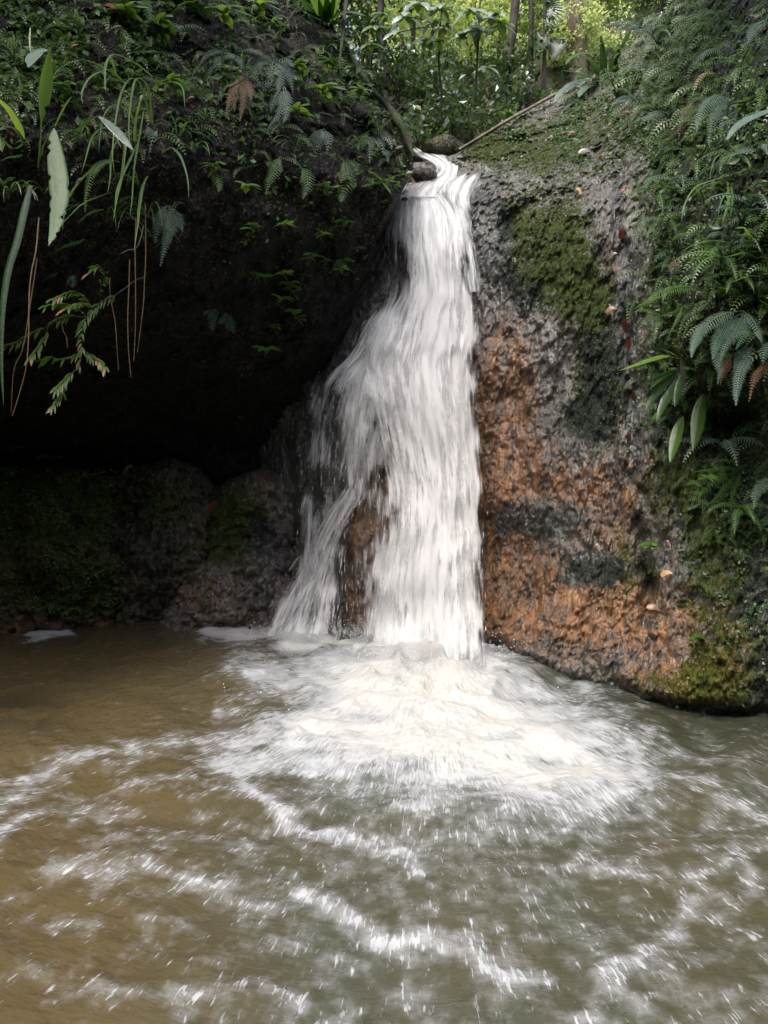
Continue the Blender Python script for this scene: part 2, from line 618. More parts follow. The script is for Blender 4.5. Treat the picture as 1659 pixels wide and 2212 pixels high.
def watermat():
    k = NT('murky_water')
    p = k.pos()
    fl = k.attr('flow')                       # (angle*k, radius, 0) about the foot of the fall
    foam = k.attr('foam', 'Fac')
    tint = k.n('SeparateXYZ')
    k.l(k.attr('tint'), tint.inputs[0])
    c = k.mix(tint.outputs[0], (.052, .058, .041), (.088, .066, .031))
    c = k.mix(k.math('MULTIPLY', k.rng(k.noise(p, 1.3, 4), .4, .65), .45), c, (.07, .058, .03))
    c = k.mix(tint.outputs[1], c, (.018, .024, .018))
    # foam: streaks drawn out along the outflow, clusters and fine flecks
    cl = k.noise(p, 7, 5, .65)
    cl2 = k.noise(k.map(fl, (1, .8, 1)), 14, 4, .6)
    fk = k.noise(k.map(fl, (58, 11, 1)), 1, 2, .55)
    fk2 = k.noise(k.map(fl, (130, 30, 1), (4, 2, 1)), 1, 2, .5)
    m = k.math('ADD', foam, k.math('ADD', k.math('MULTIPLY', k.math('SUBTRACT', cl, .5), 1.15), k.math('MULTIPLY', k.math('SUBTRACT', cl2, .5), .8)))
    fn = k.math('ADD', k.math('MULTIPLY', fk, .7), k.math('MULTIPLY', fk2, .3))
    a = k.rng(k.math('SUBTRACT', fn, k.math('SUBTRACT', .72, k.math('MULTIPLY', m, .43))), -.05, .13)
    film = k.math('MULTIPLY', k.rng(m, .12, 1.0), .85)
    a = k.math('MAXIMUM', a, film)
    fcol = k.mix(k.rng(foam, .7, 1.15), (.37, .395, .42), (.50, .50, .475))
    fcol = k.mix(k.math('MULTIPLY', k.rng(k.noise(k.map(fl, (1, .6, 1)), 11, 4, .6), .5, .66), .34), fcol, (.27, .29, .275))
    col = k.mix(a, c, fcol)
    k.l(col, k.b.inputs['Base Color'])
    k.l(k.rng(a, 0, 1, .06, .55, False), k.b.inputs['Roughness'])
    k.b.inputs['IOR'].default_value = 1.33
    h = k.math('ADD', k.math('MULTIPLY', k.noise(k.map(fl, (1, 2.2, 1)), 4.5, 4, .55), 1.0), k.math('MULTIPLY', a, .25))
    b = k.bump(h, .6, .04)
    b = k.bump(k.noise(p, 34, 3, .5), .14, .012, b)
    k.l(b, k.b.inputs['Normal'])
    return k.m


M['water'] = watermat()


def fallmat(name, seed, k1=1.0):
    k = NT(name)
    fl = k.attr('flow')                       # (across, along, 0) in metres
    dens = k.attr('dens', 'Fac')
    v = k.map(fl, (1, 1, 1), (seed * 3.1, seed * 1.7, seed))
    n1 = k.noise(k.map(v, (1, .11, 1)), 24, 4, .58, dist=.2)
    n2 = k.noise(k.map(v, (1, .09, 1)), 75, 3, .55)
    n3 = k.noise(k.map(v, (1, .24, 1)), 15, 4, .55)
    n = k.math('ADD', k.math('MULTIPLY', n1, .36), k.math('ADD', k.math('MULTIPLY', n2, .24), k.math('MULTIPLY', n3, .46)))
    thr = k.math('SUBTRACT', .73, k.math('MULTIPLY', dens, .46 * k1))
    a = k.rng(k.math('SUBTRACT', n, thr), -.08, .15)
    a = k.math('MULTIPLY', a, k.rng(dens, 0.0, .12))
    col = k.mix(k.rng(k.math('ADD', n1, k.math('MULTIPLY', dens, .25)), .48, .8), (.47, .49, .515), (.86, .875, .89))
    k.l(col, k.b.inputs['Base Color'])
    k.b.inputs['Roughness'].default_value = .35
    k.b.inputs['IOR'].default_value = 1.33
    k.l(k.bump(n, .3, .04), k.b.inputs['Normal'])
    tr = k.n('BsdfTranslucent')
    tr.inputs[0].default_value = (.85, .87, .88, 1)
    mx = k.n('MixShader')
    mx.inputs[0].default_value = .3
    k.l(k.b.outputs[0], mx.inputs[1])
    k.l(tr.outputs[0], mx.inputs[2])
    tp = k.n('BsdfTransparent')
    m2 = k.n('MixShader')
    k.l(a, m2.inputs[0])
    k.l(tp.outputs[0], m2.inputs[1])
    k.l(mx.outputs[0], m2.inputs[2])
    k.l(m2.outputs[0], k.out.inputs[0])
    return k.m


M['fall1'] = fallmat('falling_water', 1)
M['fall2'] = fallmat('falling_water_front', 2, .85)
k = NT('white_drops')
k.b.inputs['Base Color'].default_value = (.82, .84, .85, 1)
k.b.inputs['Roughness'].default_value = .2
M['drops'] = k.m

# ---------------------------------------------------------------- the right rock and the channel behind the fall
RP = []
for px, py in ((560, 1348), (640, 1352), (1070, 1412), (1200, 1470), (1400, 1525), (1659, 1570), (2000, 1640), (2300, 1700)):
    RP.append((px, py, float(G(px, py)[1])))
RP += [(800, 1395, 6.15), (950, 1420, 5.95),
       (1100, 1300, 5.55), (1100, 1000, 5.75), (1100, 700, 5.95), (1100, 500, 6.1), (1100, 400, 6.35), (1045, 362, 6.65), (1000, 335, 6.95),
       (1200, 1350, 5.12), (1200, 1000, 5.45), (1200, 600, 5.8), (1200, 420, 6.1), (1200, 300, 6.9), (1200, 215, 8.0), (1100, 290, 7.2), (1100, 255, 7.5),
       (1300, 1300, 4.9), (1300, 1000, 5.15), (1300, 600, 5.5), (1300, 400, 5.9), (1300, 300, 6.5), (1300, 160, 7.9),
       (1390, 1300, 4.75), (1390, 1000, 4.95), (1390, 600, 5.15), (1390, 400, 5.4), (1400, 250, 6.2), (1400, 70, 7.6),
       (1500, 1350, 4.38), (1500, 1100, 4.6), (1500, 950, 4.72), (1500, 700, 4.5), (1500, 500, 4.65), (1500, 300, 5.1), (1500, 100, 6.1), (1480, -60, 7.2),
       (1600, 1350, 4.25), (1600, 1100, 4.42), (1600, 930, 4.62), (1600, 800, 4.3), (1600, 600, 4.05), (1600, 300, 4.35), (1600, 100, 5.0), (1600, -150, 6.2),
       (1800, 1400, 3.9), (1800, 1000, 3.9), (1800, 500, 3.5), (1800, 100, 4.0), (1800, -300, 5.2),
       (2200, 1500, 3.3), (2200, 900, 2.9), (2200, 300, 2.9), (2200, -300, 4.0),
       (950, 390, 6.75), (950, 500, 6.45), (950, 700, 6.3), (950, 1000, 6.1), (870, 420, 6.7), (840, 600, 6.55),
       (800, 660, 6.5), (780, 800, 6.45), (800, 1000, 6.3), (790, 1120, 6.15), (780, 1250, 6.2), (710, 820, 6.5), (700, 900, 6.5), (690, 1000, 6.6),
       (640, 1000, 6.9), (620, 800, 7.2), (630, 1250, 6.75), (560, 1000, 7.4), (560, 700, 7.5), (700, 600, 7.0), (880, 345, 7.3), (930, 345, 7.1)]
rbfR = RBF(RP)


def dR(px, py, fine=True):
    Y = rbfR(px, py)
    q = P(px, py, Y)
    d = (fbm(q * 1.6, 3, 3) - .5) * .30
    d = d + (fbm(q * np.array([6, 6, 3.2]), 4, 9, .55) - .5) * .20
    if fine:
        d = d + (fbm(q * np.array([22, 22, 15]), 3, 19, .65) - .5) * .07
        d = d - np.abs(fbm(q * np.array([26, 26, 9]), 2, 23) - .5) * .05
        d = d + (vn(q * np.array([85, 85, 50]), 29) - .5) * .012 + (vn(q * np.array([42, 42, 14]), 31) - .5) * .022
    # rib-like knobs, the dark seam that runs down between face and bank, hollows
    seam = np.interp(py, [300, 500, 700, 950, 1200, 1330, 1450], [1330, 1345, 1352, 1372, 1392, 1400, 1385])
    seam = seam + 44 * (fbm(np.stack([py / 45.0, py * 0, py * 0], -1), 3, 57) - .5)
    dp = np.interp(py, [300, 450, 900, 1150, 1250, 1330, 1480], [.02, .10, .06, .06, .14, .12, .0])
    d = d + dp * np.exp(-((px - seam) / 13.0) ** 2)
    d = d + .30 * np.exp(-((px - 1590) / 70.0) ** 2 - ((py - 900) / 60.0) ** 2)
    d = d + .12 * np.exp(-((px - 1400) / 16.0) ** 2 - ((py - 1265) / 22.0) ** 2)
    # undercut just above the water
    wl = np.interp(px, [560, 1060, 1200, 1400, 1659, 2300], [1346, 1408, 1470, 1524, 1568, 1700])
    d = d + .16 * np.exp(-((py - wl) / 26.0) ** 2) * ss(1040, 1090, px)
    return Y + d


def bl(px, py, cx, cy, sx, sy):
    return np.exp(-((px - cx) / sx) ** 2 - ((py - cy) / sy) ** 2)


NRX, NRY = 620, 560
uu = np.concatenate([np.linspace(560, 1000, 150, endpoint=False), np.linspace(1000, 1660, 370, endpoint=False), np.linspace(1660, 2300, 100)])
topR = np.interp(uu, [560, 850, 885, 940, 985, 1045, 1100, 1200, 1300, 1400, 1450, 1520, 1660, 2300],
                 [560, 430, 352, 346, 332, 300, 262, 206, 152, 64, 8, -80, -230, -500])
botR = np.interp(uu, [560, 1060, 1200, 1400, 1659, 2300], [1400, 1470, 1530, 1590, 1640, 1800])
vv = np.linspace(0, 1, NRY)
PXr = np.broadcast_to(uu, (NRY, NRX))
PYr = topR[None] * (1 - vv[:, None]) + botR[None] * vv[:, None]
Yr = dR(PXr, PYr)
Vr = P(PXr, PYr, Yr)
px, py = PXr, PYr
moss = (.62 * bl(px, py, 1205, 500, 95, 105) + .5 * bl(px, py, 1250, 640, 90, 70) + .5 * bl(px, py, 1110, 320, 170, 70) + .42 * bl(px, py, 1300, 250, 150, 110)
        + .55 * ss(1350, 1440, px) * (1 - ss(1000, 1250, py)) + .5 * ss(1430, 1520, px) * ss(950, 1100, py)
        + .35 * bl(px, py, 1290, 760, 60, 200) + .3 * bl(px, py, 1370, 1180, 60, 160) + .45 * bl(px, py, 1420, 1480, 120, 40) + .1
        + .5 * bl(px, py, 1130, 610, 70, 60) + .6 * bl(px, py, 1290, 1235, 85, 40) + .6 * bl(px, py, 1300, 830, 55, 110) + .5 * bl(px, py, 1100, 480, 40, 60) + .4 * bl(px, py, 1240, 910, 70, 50) + .3 * bl(px, py, 1040, 320, 60, 30))
och = (1.0 * bl(px, py, 1095, 920, 70, 280) + .9 * bl(px, py, 1150, 1330, 150, 80) + .65 * bl(px, py, 1270, 1080, 160, 120)
       + .55 * bl(px, py, 1240, 1260, 120, 60) + .6 * bl(px, py, 1400, 1350, 170, 140) + .5 * bl(px, py, 1500, 1500, 170, 80) + .45 * bl(px, py, 1620, 1350, 120, 160)
       + .65 * (1 - ss(1000, 1080, px)) * ss(700, 900, py) + .35 * bl(px, py, 1400, 980, 60, 100) + .5 * bl(px, py, 1060, 1150, 50, 200))
blk = (-.3 * ss(1480, 1600, px) * ss(1050, 1150, py) + .8 * bl(px, py, 1060, 490, 55, 110) + .5 * bl(px, py, 1120, 640, 80, 60) + .5 * bl(px, py, 1240, 1120, 120, 50) + .35 * bl(px, py, 1330, 1430, 110, 30) + .7 * bl(px, py, 1300, 810, 55, 170)
       + .9 * bl(px, py, 1290, 1235, 90, 42) + .55 * bl(px, py, 1130, 1110, 80, 60) + .45 * bl(px, py, 1200, 1390, 70, 25)
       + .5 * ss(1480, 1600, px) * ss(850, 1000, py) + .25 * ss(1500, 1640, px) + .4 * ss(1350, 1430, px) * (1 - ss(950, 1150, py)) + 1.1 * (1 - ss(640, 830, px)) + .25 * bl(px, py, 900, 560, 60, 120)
       + .45 * bl(px, py, 1250, 900, 90, 60) + .06 + .8 * ss(-40, 10, py - np.interp(px, [1060, 1200, 1400, 1659], [1408, 1468, 1522, 1566])))
blk = blk + .8 * np.exp(-((px - np.interp(py, [300, 500, 700, 950, 1200, 1330, 1450], [1330, 1345, 1352, 1372, 1392, 1400, 1385]) - 44 * (fbm(np.stack([py / 45.0, py * 0, py * 0], -1), 3, 57) - .5)) / 13.0) ** 2) * ss(330, 420, py) * (.3 + .7 * ss(1150, 950, py))
zone = np.stack([moss, och, blk], -1)
# roll-over behind the crest so that the rock is solid from the side
sk = []
for j, (dyy, dzz) in enumerate(((.25, .02), (.7, -.15), (1.3, -.8), (1.6, -2.2))):
    sk.append(Vr[0] + np.array([0, dyy, dzz]))
Vall = np.concatenate([np.stack(sk[::-1]), Vr])
zall = np.concatenate([np.repeat(zone[:1], 4, 0), zone])
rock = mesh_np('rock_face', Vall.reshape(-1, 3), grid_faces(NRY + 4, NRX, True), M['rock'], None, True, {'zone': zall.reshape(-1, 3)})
tag(rock, 'wet ochre and grey rock face with a mossy shoulder beside the waterfall', None, None, 'structure')

# ---------------------------------------------------------------- the dark overhanging cliff on the other side
LP = [(-700, -400, 4.0), (-700, 300, 3.0), (-700, 800, 3.6), (-700, 1400, 5.0),
      (-300, 0, 4.2), (-300, 400, 3.7), (-300, 750, 4.5), (-300, 950, 6.3), (-300, 1300, 6.6),
      (0, -300, 5.2), (0, 0, 4.75), (0, 300, 4.35), (0, 560, 4.55), (0, 760, 5.3), (0, 880, 6.2), (0, 980, 7.1), (0, 1200, 7.3), (0, 1420, 7.3),
      (300, -300, 5.9), (300, 0, 5.3), (300, 250, 4.85), (300, 560, 5.1), (300, 760, 5.8), (300, 900, 6.9), (300, 1050, 7.5), (300, 1420, 7.5),
      (560, -200, 6.6), (560, 0, 5.95), (560, 180, 5.45), (560, 380, 5.35), (560, 600, 5.6), (560, 780, 6.2), (560, 930, 7.1), (560, 1100, 7.6), (560, 1420, 7.6),
      (700, 40, 6.5), (700, 200, 5.9), (700, 400, 5.6), (700, 600, 5.9), (690, 780, 6.5), (660, 900, 7.1), (650, 1100, 7.6),
      (760, 120, 6.5), (830, 220, 6.4), (880, 310, 6.2), (860, 400, 6.05), (800, 420, 5.85), (790, 560, 6.2), (640, -300, 7.4)]
rbfL = RBF(LP)


def dL(px, py, fine=True):
    Y = rbfL(px, py)
    q = P(px, py, Y)
    d = (fbm(q * 1.3, 3, 33) - .5) * .5 + (fbm(q * 5, 4, 39, .55) - .5) * .28
    if fine:
        d = d + (fbm(q * 18, 3, 49, .6) - .5) * .07
    return Y + d


NLX, NLY = 380, 420
vL = np.linspace(-400, 1420, NLY)
rightL = np.interp(vL, [-400, 0, 60, 130, 230, 300, 345, 400, 440, 520, 600, 700, 800, 900, 1000, 1420],
                   [560, 690, 722, 768, 838, 882, 892, 868, 842, 812, 785, 750, 700, 668, 660, 660])
rightL = rightL + 14 * (vn(np.stack([vL / 22, vL * 0, vL * 0], -1), 5) - .5)
uL = np.linspace(0, 1, NLX) ** .8
PXl = -700 + (rightL[:, None] + 700) * uL[None]
PYl = np.broadcast_to(vL[:, None], PXl.shape)
Yl = dL(PXl, PYl)
Vl = P(PXl, PYl, Yl)
mossL = .05 + .10 * ss(500, 100, PYl) + .35 * ss(-60, 0, PXl - rightL[:, None]) * ss(480, 330, PYl)
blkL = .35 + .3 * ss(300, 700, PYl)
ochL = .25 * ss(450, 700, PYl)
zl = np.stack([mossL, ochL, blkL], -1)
sk = [Vl[:, -1] + np.array([-a, b, -c]) for a, b, c in ((.0, .12, .02), (.12, .5, .15), (.4, 1.1, .6))]
Vla = np.concatenate([Vl] + [s[:, None] for s in sk], 1)
zla = np.concatenate([zl] + [zl[:, -1:]] * 3, 1)
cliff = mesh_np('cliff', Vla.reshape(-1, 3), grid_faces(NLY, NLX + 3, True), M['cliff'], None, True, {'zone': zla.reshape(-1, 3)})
tag(cliff, 'dark overhanging cliff hung with ferns and sedges beside the waterfall', None, None, 'structure')


# ---------------------------------------------------------------- forest floor upstream, slopes of the gully, pool bed
def zfloor(x, y):
    x, y = np.broadcast_arrays(np.asarray(x, float), np.asarray(y, float))
    b = np.interp(y, [6.2, 6.85, 7.1, 7.4, 11, 13, 40, 90], [1.5, 2.6, 3.9, 4.05, 6.55, 7.15, 12, 20])
    ch = np.exp(-((x - .45 - .06 * (y - 7)) / .35) ** 2) * ss(12, 8, y) * .12
    side = .55 * np.maximum(0, np.abs(x - .7) - .6) * ss(7, 8.5, y) * ss(14, 10, y)
    q = np.stack([x, y, x * 0], -1)
    return b - ch + side * .8 + (fbm(q * 1.1, 4, 71) - .5) * .35


gx = np.concatenate([np.linspace(-60, -6, 24, endpoint=False), np.linspace(-6, 9, 180), np.linspace(9.5, 60, 24)])
gy = np.concatenate([np.linspace(6.85, 16, 150, endpoint=False), np.linspace(16, 90, 60)])
GX, GY = np.meshgrid(gx, gy)
GZ = zfloor(GX, GY)
ter = mesh_np('terrain', np.stack([GX, GY, GZ], -1).reshape(-1, 3), grid_faces(len(gy), len(gx)), M['soil'])
tag(ter, 'leaf-strewn forest floor climbing away above the waterfall', None, None, 'structure')

# gully slopes behind and beside the viewpoint: unseen, sized to cut low light, as the forest does round this pool
ph = np.linspace(R(152), R(388), 110)
hh = np.linspace(0, 1, 40)
PH, HH = np.meshgrid(ph, hh)
rad = 5.4 + 4.2 * HH + .8 * (fbm(np.stack([np.cos(PH) * 3, np.sin(PH) * 3, HH * 4], -1), 4, 91) - .5)
hx = rad * np.cos(PH)
hy = -.2 + rad * np.sin(PH) * 1.0
hz = -.8 + 8.8 * HH ** .9
hil = mesh_np('hillside', np.stack([hx, hy, hz], -1).reshape(-1, 3), grid_faces(40, 110), M['soil'])
tag(hil, 'unseen wooded gully slope cutting low light round the pool', None, None, 'structure')

bx = np.linspace(-9, 9, 40)
by = np.linspace(-9, 9, 40)
BX, BY = np.meshgrid(bx, by)
bed = mesh_np('pool_bed', np.stack([BX, BY, -.7 + .2 * fbm(np.stack([BX, BY, BX * 0], -1), 3, 5)], -1).reshape(-1, 3), grid_faces(40, 40), M['soil'])
tag(bed, 'muddy bed of the pool', None, None, 'structure')

# ---------------------------------------------------------------- the pool
FOOT = G(930, 1445)


def seg_d(px, py, pts):
    best = np.full(px.shape, 1e9)
    for (x0, y0), (x1, y1) in zip(pts[:-1], pts[1:]):
        dx, dy = x1 - x0, y1 - y0
        t = np.clip(((px - x0) * dx + (py - y0) * dy) / (dx * dx + dy * dy), 0, 1)
        best = np.minimum(best, np.hypot(px - x0 - t * dx, py - y0 - t * dy))
    return best


def inpoly(px, py, pts):
    c = np.zeros(px.shape, bool)
    n = len(pts)
    for i in range(n):
        x0, y0 = pts[i]
        x1, y1 = pts[(i + 1) % n]
        m = ((y0 > py) != (y1 > py)) & (px < (x1 - x0) * (py - y0) / (y1 - y0 + 1e-9) + x0)
        c ^= m
    return c


NWX, NWY = 640, 640
wx = np.concatenate([np.linspace(-2600, -120, 60, endpoint=False), np.linspace(-120, 1780, 520, endpoint=False), np.linspace(1780, 4300, 60)])
wy = 1312 + (2750 - 1312) * np.linspace(0, 1, NWY) ** 1.25
WPX, WPY = np.meshgrid(wx, wy)
base = G(WPX, WPY)
wob = np.stack([base[..., 0] * 3, base[..., 1] * 3, base[..., 0] * 0], -1)
jx = (fbm(wob, 3, 201) - .5) * 110
jy = (fbm(wob, 3, 207) - .5) * 60
fpx, fpy = WPX + jx, WPY + jy
core = [(760, 1395), (1075, 1420), (1150, 1490), (1235, 1540), (1330, 1600), (1400, 1680), (1350, 1745), (1180, 1755), (1010, 1720), (930, 1745),
        (850, 1705), (770, 1690), (690, 1675), (560, 1680), (470, 1650), (470, 1615), (600, 1575), (650, 1500), (560, 1480), (540, 1450), (660, 1440)]
dc = seg_d(fpx, fpy, core + [core[0]])
ins = inpoly(fpx, fpy, core)
foam = np.where(ins, .66 + .34 * ss(0, 90, dc), .66 * np.exp(-(dc / 60.0) ** 1.1))
foam = np.maximum(foam, 1.15 * bl(WPX, WPY, 930, 1500, 230, 90))
foam = np.maximum(foam, 1.25 * bl(WPX, WPY, 920, 1410, 190, 75))
BANDS = [([(650, 1590), (420, 1590), (280, 1632), (140, 1652), (20, 1720), (-120, 1800)], 26, .55),
         ([(480, 1630), (560, 1700), (650, 1760), (700, 1800), (850, 1825), (890, 1885)], 26, .78),
         ([(0, 1795), (60, 1760), (200, 1740), (270, 1760)], 24, .50), ([(230, 1710), (330, 1700), (420, 1690)], 18, .45),
         ([(130, 1895), (300, 1868), (420, 1910), (560, 1950), (700, 1952)], 32, .52),
         ([(650, 1930), (740, 1980), (830, 2040), (960, 2040), (1050, 2095), (1180, 2110)], 30, .68),
         ([(880, 1830), (1000, 1790), (1150, 1800), (1250, 1765), (1280, 1830), (1200, 1880)], 30, .50),
         ([(1100, 1700), (1300, 1650), (1440, 1690), (1560, 1735), (1680, 1800)], 30, .55),
         ([(1230, 1540), (1330, 1570), (1420, 1600), (1500, 1640), (1600, 1660)], 18, .5),
         ([(1300, 1870), (1480, 1905), (1590, 1830), (1680, 1850)], 26, .48), ([(1560, 1830), (1640, 1960)], 34, .5),
         ([(1500, 1960), (1450, 2060), (1330, 2130), (1380, 2180), (1470, 2230)], 34, .55),
         ([(160, 2150), (330, 2160), (520, 2145), (650, 2185)], 26, .5), ([(140, 1990), (300, 1985), (420, 2000)], 24, .42),
         ([(450, 1368), (560, 1374), (700, 1388), (790, 1420)], 22, 1.05), ([(500, 1450), (640, 1505)], 14, .6),
         ([(470, 1520), (560, 1540), (640, 1560)], 16, .5), ([(-60, 1366), (50, 1364), (100, 1362), (125, 1360)], 7, 1.15),
         ([(600, 2020), (720, 2060), (820, 2080)], 22, .42), ([(900, 1900), (1000, 1960), (1150, 1960)], 26, .42),
         ([(1180, 2190), (1330, 2220), (1400, 2300)], 30, .45), ([(200, 1830), (330, 1800), (470, 1800), (560, 1830)], 26, .40),
         ([(1080, 1440), (1180, 1490), (1260, 1510)], 16, .55)]
for pts, w, a in BANDS:
    d = seg_d(fpx, fpy, pts)
    foam = np.maximum(foam, .95 * a * np.exp(-(d / (w * 1.3)) ** 1.3))
fl_amb = .13 + .13 * ss(1500, 1750, WPY) * ss(200, 600, WPX) - .10 * ss(500, 250, WPX) * ss(1640, 1560, WPY)
fl_amb = fl_amb - .14 * ss(1150, 1300, WPX) * ss(1600, 1520, WPY)
foam = np.maximum(foam, fl_amb)
for hx_, hy_, sx_, sy_, a_ in ((622, 1692, 62, 20, .9), (790, 1560, 60, 14, .25), (1010, 1700, 45, 14, .45), (600, 1530, 70, 18, .5), (1180, 1640, 50, 14, .3),
                               (1090, 1600, 40, 12, .25), (560, 1620, 60, 12, .35), (700, 1600, 60, 10, .2), (880, 1660, 50, 12, .2)):
    foam = foam * (1 - a_ * bl(WPX, WPY, hx_, hy_, sx_, sy_))
dxy = base[..., :2] - FOOT[:2]
r = np.hypot(dxy[..., 0], dxy[..., 1])
th = np.arctan2(dxy[..., 0], -dxy[..., 1])
turb = np.exp(-(r / 1.1) ** 2)
q3 = np.stack([base[..., 0], base[..., 1], base[..., 0] * 0], -1)
q3 = q3 + .12 * (np.stack([vn(q3 * 3, 91), vn(q3 * 3, 92), q3[..., 2]], -1) - np.array([.5, .5, 0]))
z = (fbm(q3 * 2.4, 3, 301) - .5) * .05 + (fbm(q3 * 7, 3, 311) - .5) * .030
z = z + turb * (.10 - np.abs(fbm(q3 * 3.6, 3, 321, .42) - .5) * .30) + .07 * np.exp(-(r / .38) ** 2)
ring = np.sin(r * 9.0 + 5 * fbm(q3 * 1.5, 2, 331)) * .018 * np.exp(-((r - 1.6) / 1.3) ** 2)
z = z + ring + .014 * np.clip(foam, 0, 1) * (fbm(q3 * 9, 2, 341))
calm = ss(500, 250, WPX) * ss(1640, 1560, WPY)
z = z * (1 - .75 * calm) * ss(1312, 1345, WPY)
Vw = base.copy()
Vw[..., 2] = z
flow = np.stack([th * 3.0, r, r * 0], -1)
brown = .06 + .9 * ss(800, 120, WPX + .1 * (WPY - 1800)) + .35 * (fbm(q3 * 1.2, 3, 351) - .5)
drk = .85 * bl(WPX, WPY, 30, 1545, 110, 42) * ss(.3, .6, fbm(q3 * 4, 3, 361)) + .35 * ss(1420, 1345, WPY) + .6 * ss(1130, 1300, WPX) * ss(1640, 1520, WPY - .1 * (WPX - 1200))  # dark bed at left; at right the rock's dark reflection painted in
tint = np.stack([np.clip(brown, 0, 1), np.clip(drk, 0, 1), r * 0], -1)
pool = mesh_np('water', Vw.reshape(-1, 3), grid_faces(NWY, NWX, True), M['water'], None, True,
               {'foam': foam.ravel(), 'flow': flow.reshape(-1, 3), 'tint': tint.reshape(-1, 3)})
tag(pool, 'murky brown-green pool churned white with foam below the waterfall', None, None, 'structure')

# ---------------------------------------------------------------- the waterfall
fall = thing('waterfall', 'white waterfall pouring down the wet rock into the pool', 'waterfall', FOOT)


def density(px, py):
    d = .50 + .14 * ss(740, 800, px) * (1 - ss(980, 1060, py)) + 0 * px
    d = d - .05 + .54 * np.exp(-((px - np.interp(py, [400, 700, 1000, 1430], [925, 945, 945, 925])) / np.interp(py, [400, 700, 1000, 1430], [45, 62, 78, 112])) ** 2)
    d = d + .25 * ss(1000, 1400, py) * ss(780, 850, px)
    d = d - .50 * bl(px, py, 862, 575, 27, 75) - .22 * bl(px, py, 1010, 600, 22, 50) - .12 * bl(px, py, 980, 440, 40, 40)
    d = d - .20 * bl(px, py, 725, 900, 24, 70) + .16 * bl(px, py, 672, 900, 14, 120) + .14 * bl(px, py, 665, 1080, 30, 220) + .12 * bl(px, py, 770, 1180, 40, 140) - .10 * bl(px, py, 810, 930, 24, 60) - .40 * bl(px, py, 775, 1130, 42, 75)
    d = d - .42 * bl(px, py, 755, 1290, 34, 90) - .25 * bl(px, py, 680, 1040, 50, 60) + .25 * bl(px, py, 765, 1000, 12, 70)
    d = d + .2 * bl(px, py, 862, 460, 34, 60) + .12 * bl(px, py, 1000, 480, 26, 80)
    d = d + .22 * bl(px, py, 820, 690, 40, 40) + .26 * bl(px, py, 780, 800, 90, 60) + .22 * bl(px, py, 770, 900, 40, 60)
    d = d - .15 * ss(1030, 1050, px) * ss(900, 1000, py)
    return d


SHEETS = {
    'main': [(392, 882, 930), (420, 862, 968), (450, 846, 1002), (500, 840, 1012), (560, 838, 1022), (640, 836, 1032), (662, 816, 1036), (720, 792, 1036), (780, 768, 1034),
             (850, 775, 1036), (950, 800, 1040), (1050, 822, 1046), (1150, 818, 1052), (1250, 795, 1056), (1350, 782, 1060), (1445, 772, 1066)],
    'left': [(648, 822, 905), (700, 788, 900), (760, 755, 880), (800, 712, 870), (830, 686, 860), (900, 668, 850), (1000, 652, 845), (1100, 642, 845), (1200, 632, 850), (1290, 622, 850), (1392, 612, 850)],
    'foot': [(1040, 752, 786), (1075, 735, 784), (1100, 708, 772), (1150, 678, 750), (1200, 652, 740), (1270, 610, 736), (1355, 558, 734), (1392, 536, 734)],
    'lobe': [(366, 990, 1048), (380, 965, 1046), (400, 935, 1040), (430, 945, 1024), (480, 985, 1018), (560, 1000, 1032), (630, 1006, 1040)],
    'upper': [(314, 888, 904, 7.5), (324, 892, 935, 7.35), (335, 900, 972, 7.18), (346, 925, 988, 7.0), (357, 944, 990, 6.88), (368, 946, 988, 6.78), (382, 925, 988, 6.68), (396, 895, 980, 6.6), (425, 868, 968, 6.5)],
}


def sheet(name, rows, off, mat, seed, ext, nu=90, nv=260, dscale=1.0, dadd=0.0, flat=None, fade=.2):
    a = np.array(rows, float)
    t = np.linspace(a[0, 0], a[-1, 0], nv)
    # smooth edges
    Lx = np.interp(t, a[:, 0], a[:, 1])
    Rx = np.interp(t, a[:, 0], a[:, 2])
    kk = np.ones(9) / 9
    sm = lambda x: np.convolve(np.pad(x, 4, 'edge'), kk, 'valid')
    Lx, Rx = sm(Lx) - ext, sm(Rx) + ext
    u = np.linspace(0, 1, nu)
    px = Lx[:, None] * (1 - u) + Rx[:, None] * u
    py = np.broadcast_to(t[:, None], px.shape)
    if a.shape[1] > 3:
        Y = np.interp(py, a[:, 0], a[:, 3])
    else:
        Y = rbfR(px, py)
        q = P(px, py, Y)
        Y = Y + (fbm(q * 1.6, 3, 3) - .5) * .12 - .07
    tt = (t - t[0]) / (t[-1] - t[0])
    Y = Y - off[0] - (off[1] - off[0]) * tt[:, None] ** 1.4
    # the strands bulge: relief drawn out along the flow
    fx = u * (Rx - Lx).mean() * .0036
    fy = (t - t[0]) * .0036
    FX, FY = np.meshgrid(fx, fy)
    fl = np.stack([FX, FY, FX * 0], -1)
    Y = Y - (fbm(np.stack([FX * 14, FY * 2.2, FX * 0 + seed], -1), 4, seed) - .5) * .06
    bul = np.sin(np.pi * u) ** .6
    Y = Y - .04 * bul[None]
    V = P(px, py, Y)
    edge = np.minimum(1, np.minimum(u, 1 - u) * 2 * (nu / 22.0))
    d = (density(px, py) if flat is None else flat + 0 * px) * dscale + dadd
    rag = fade * (.4 + 1.2 * vn(np.stack([FX * 3 + seed, FY * 5, FX * 0], -1), seed))
    e = ss(0, 1, np.minimum(u, 1 - u)[None] / rag) * ss(0, .07, tt)[:, None]
    d = d * (.35 + .65 * e) - .12 * (1 - e)
    o = mesh_np(name, V.reshape(-1, 3), grid_faces(nv, nu, True), mat, fall, True,
                {'flow': fl.reshape(-1, 3), 'dens': np.clip(d, 0, 1.3).ravel()})
    return px, py, Y


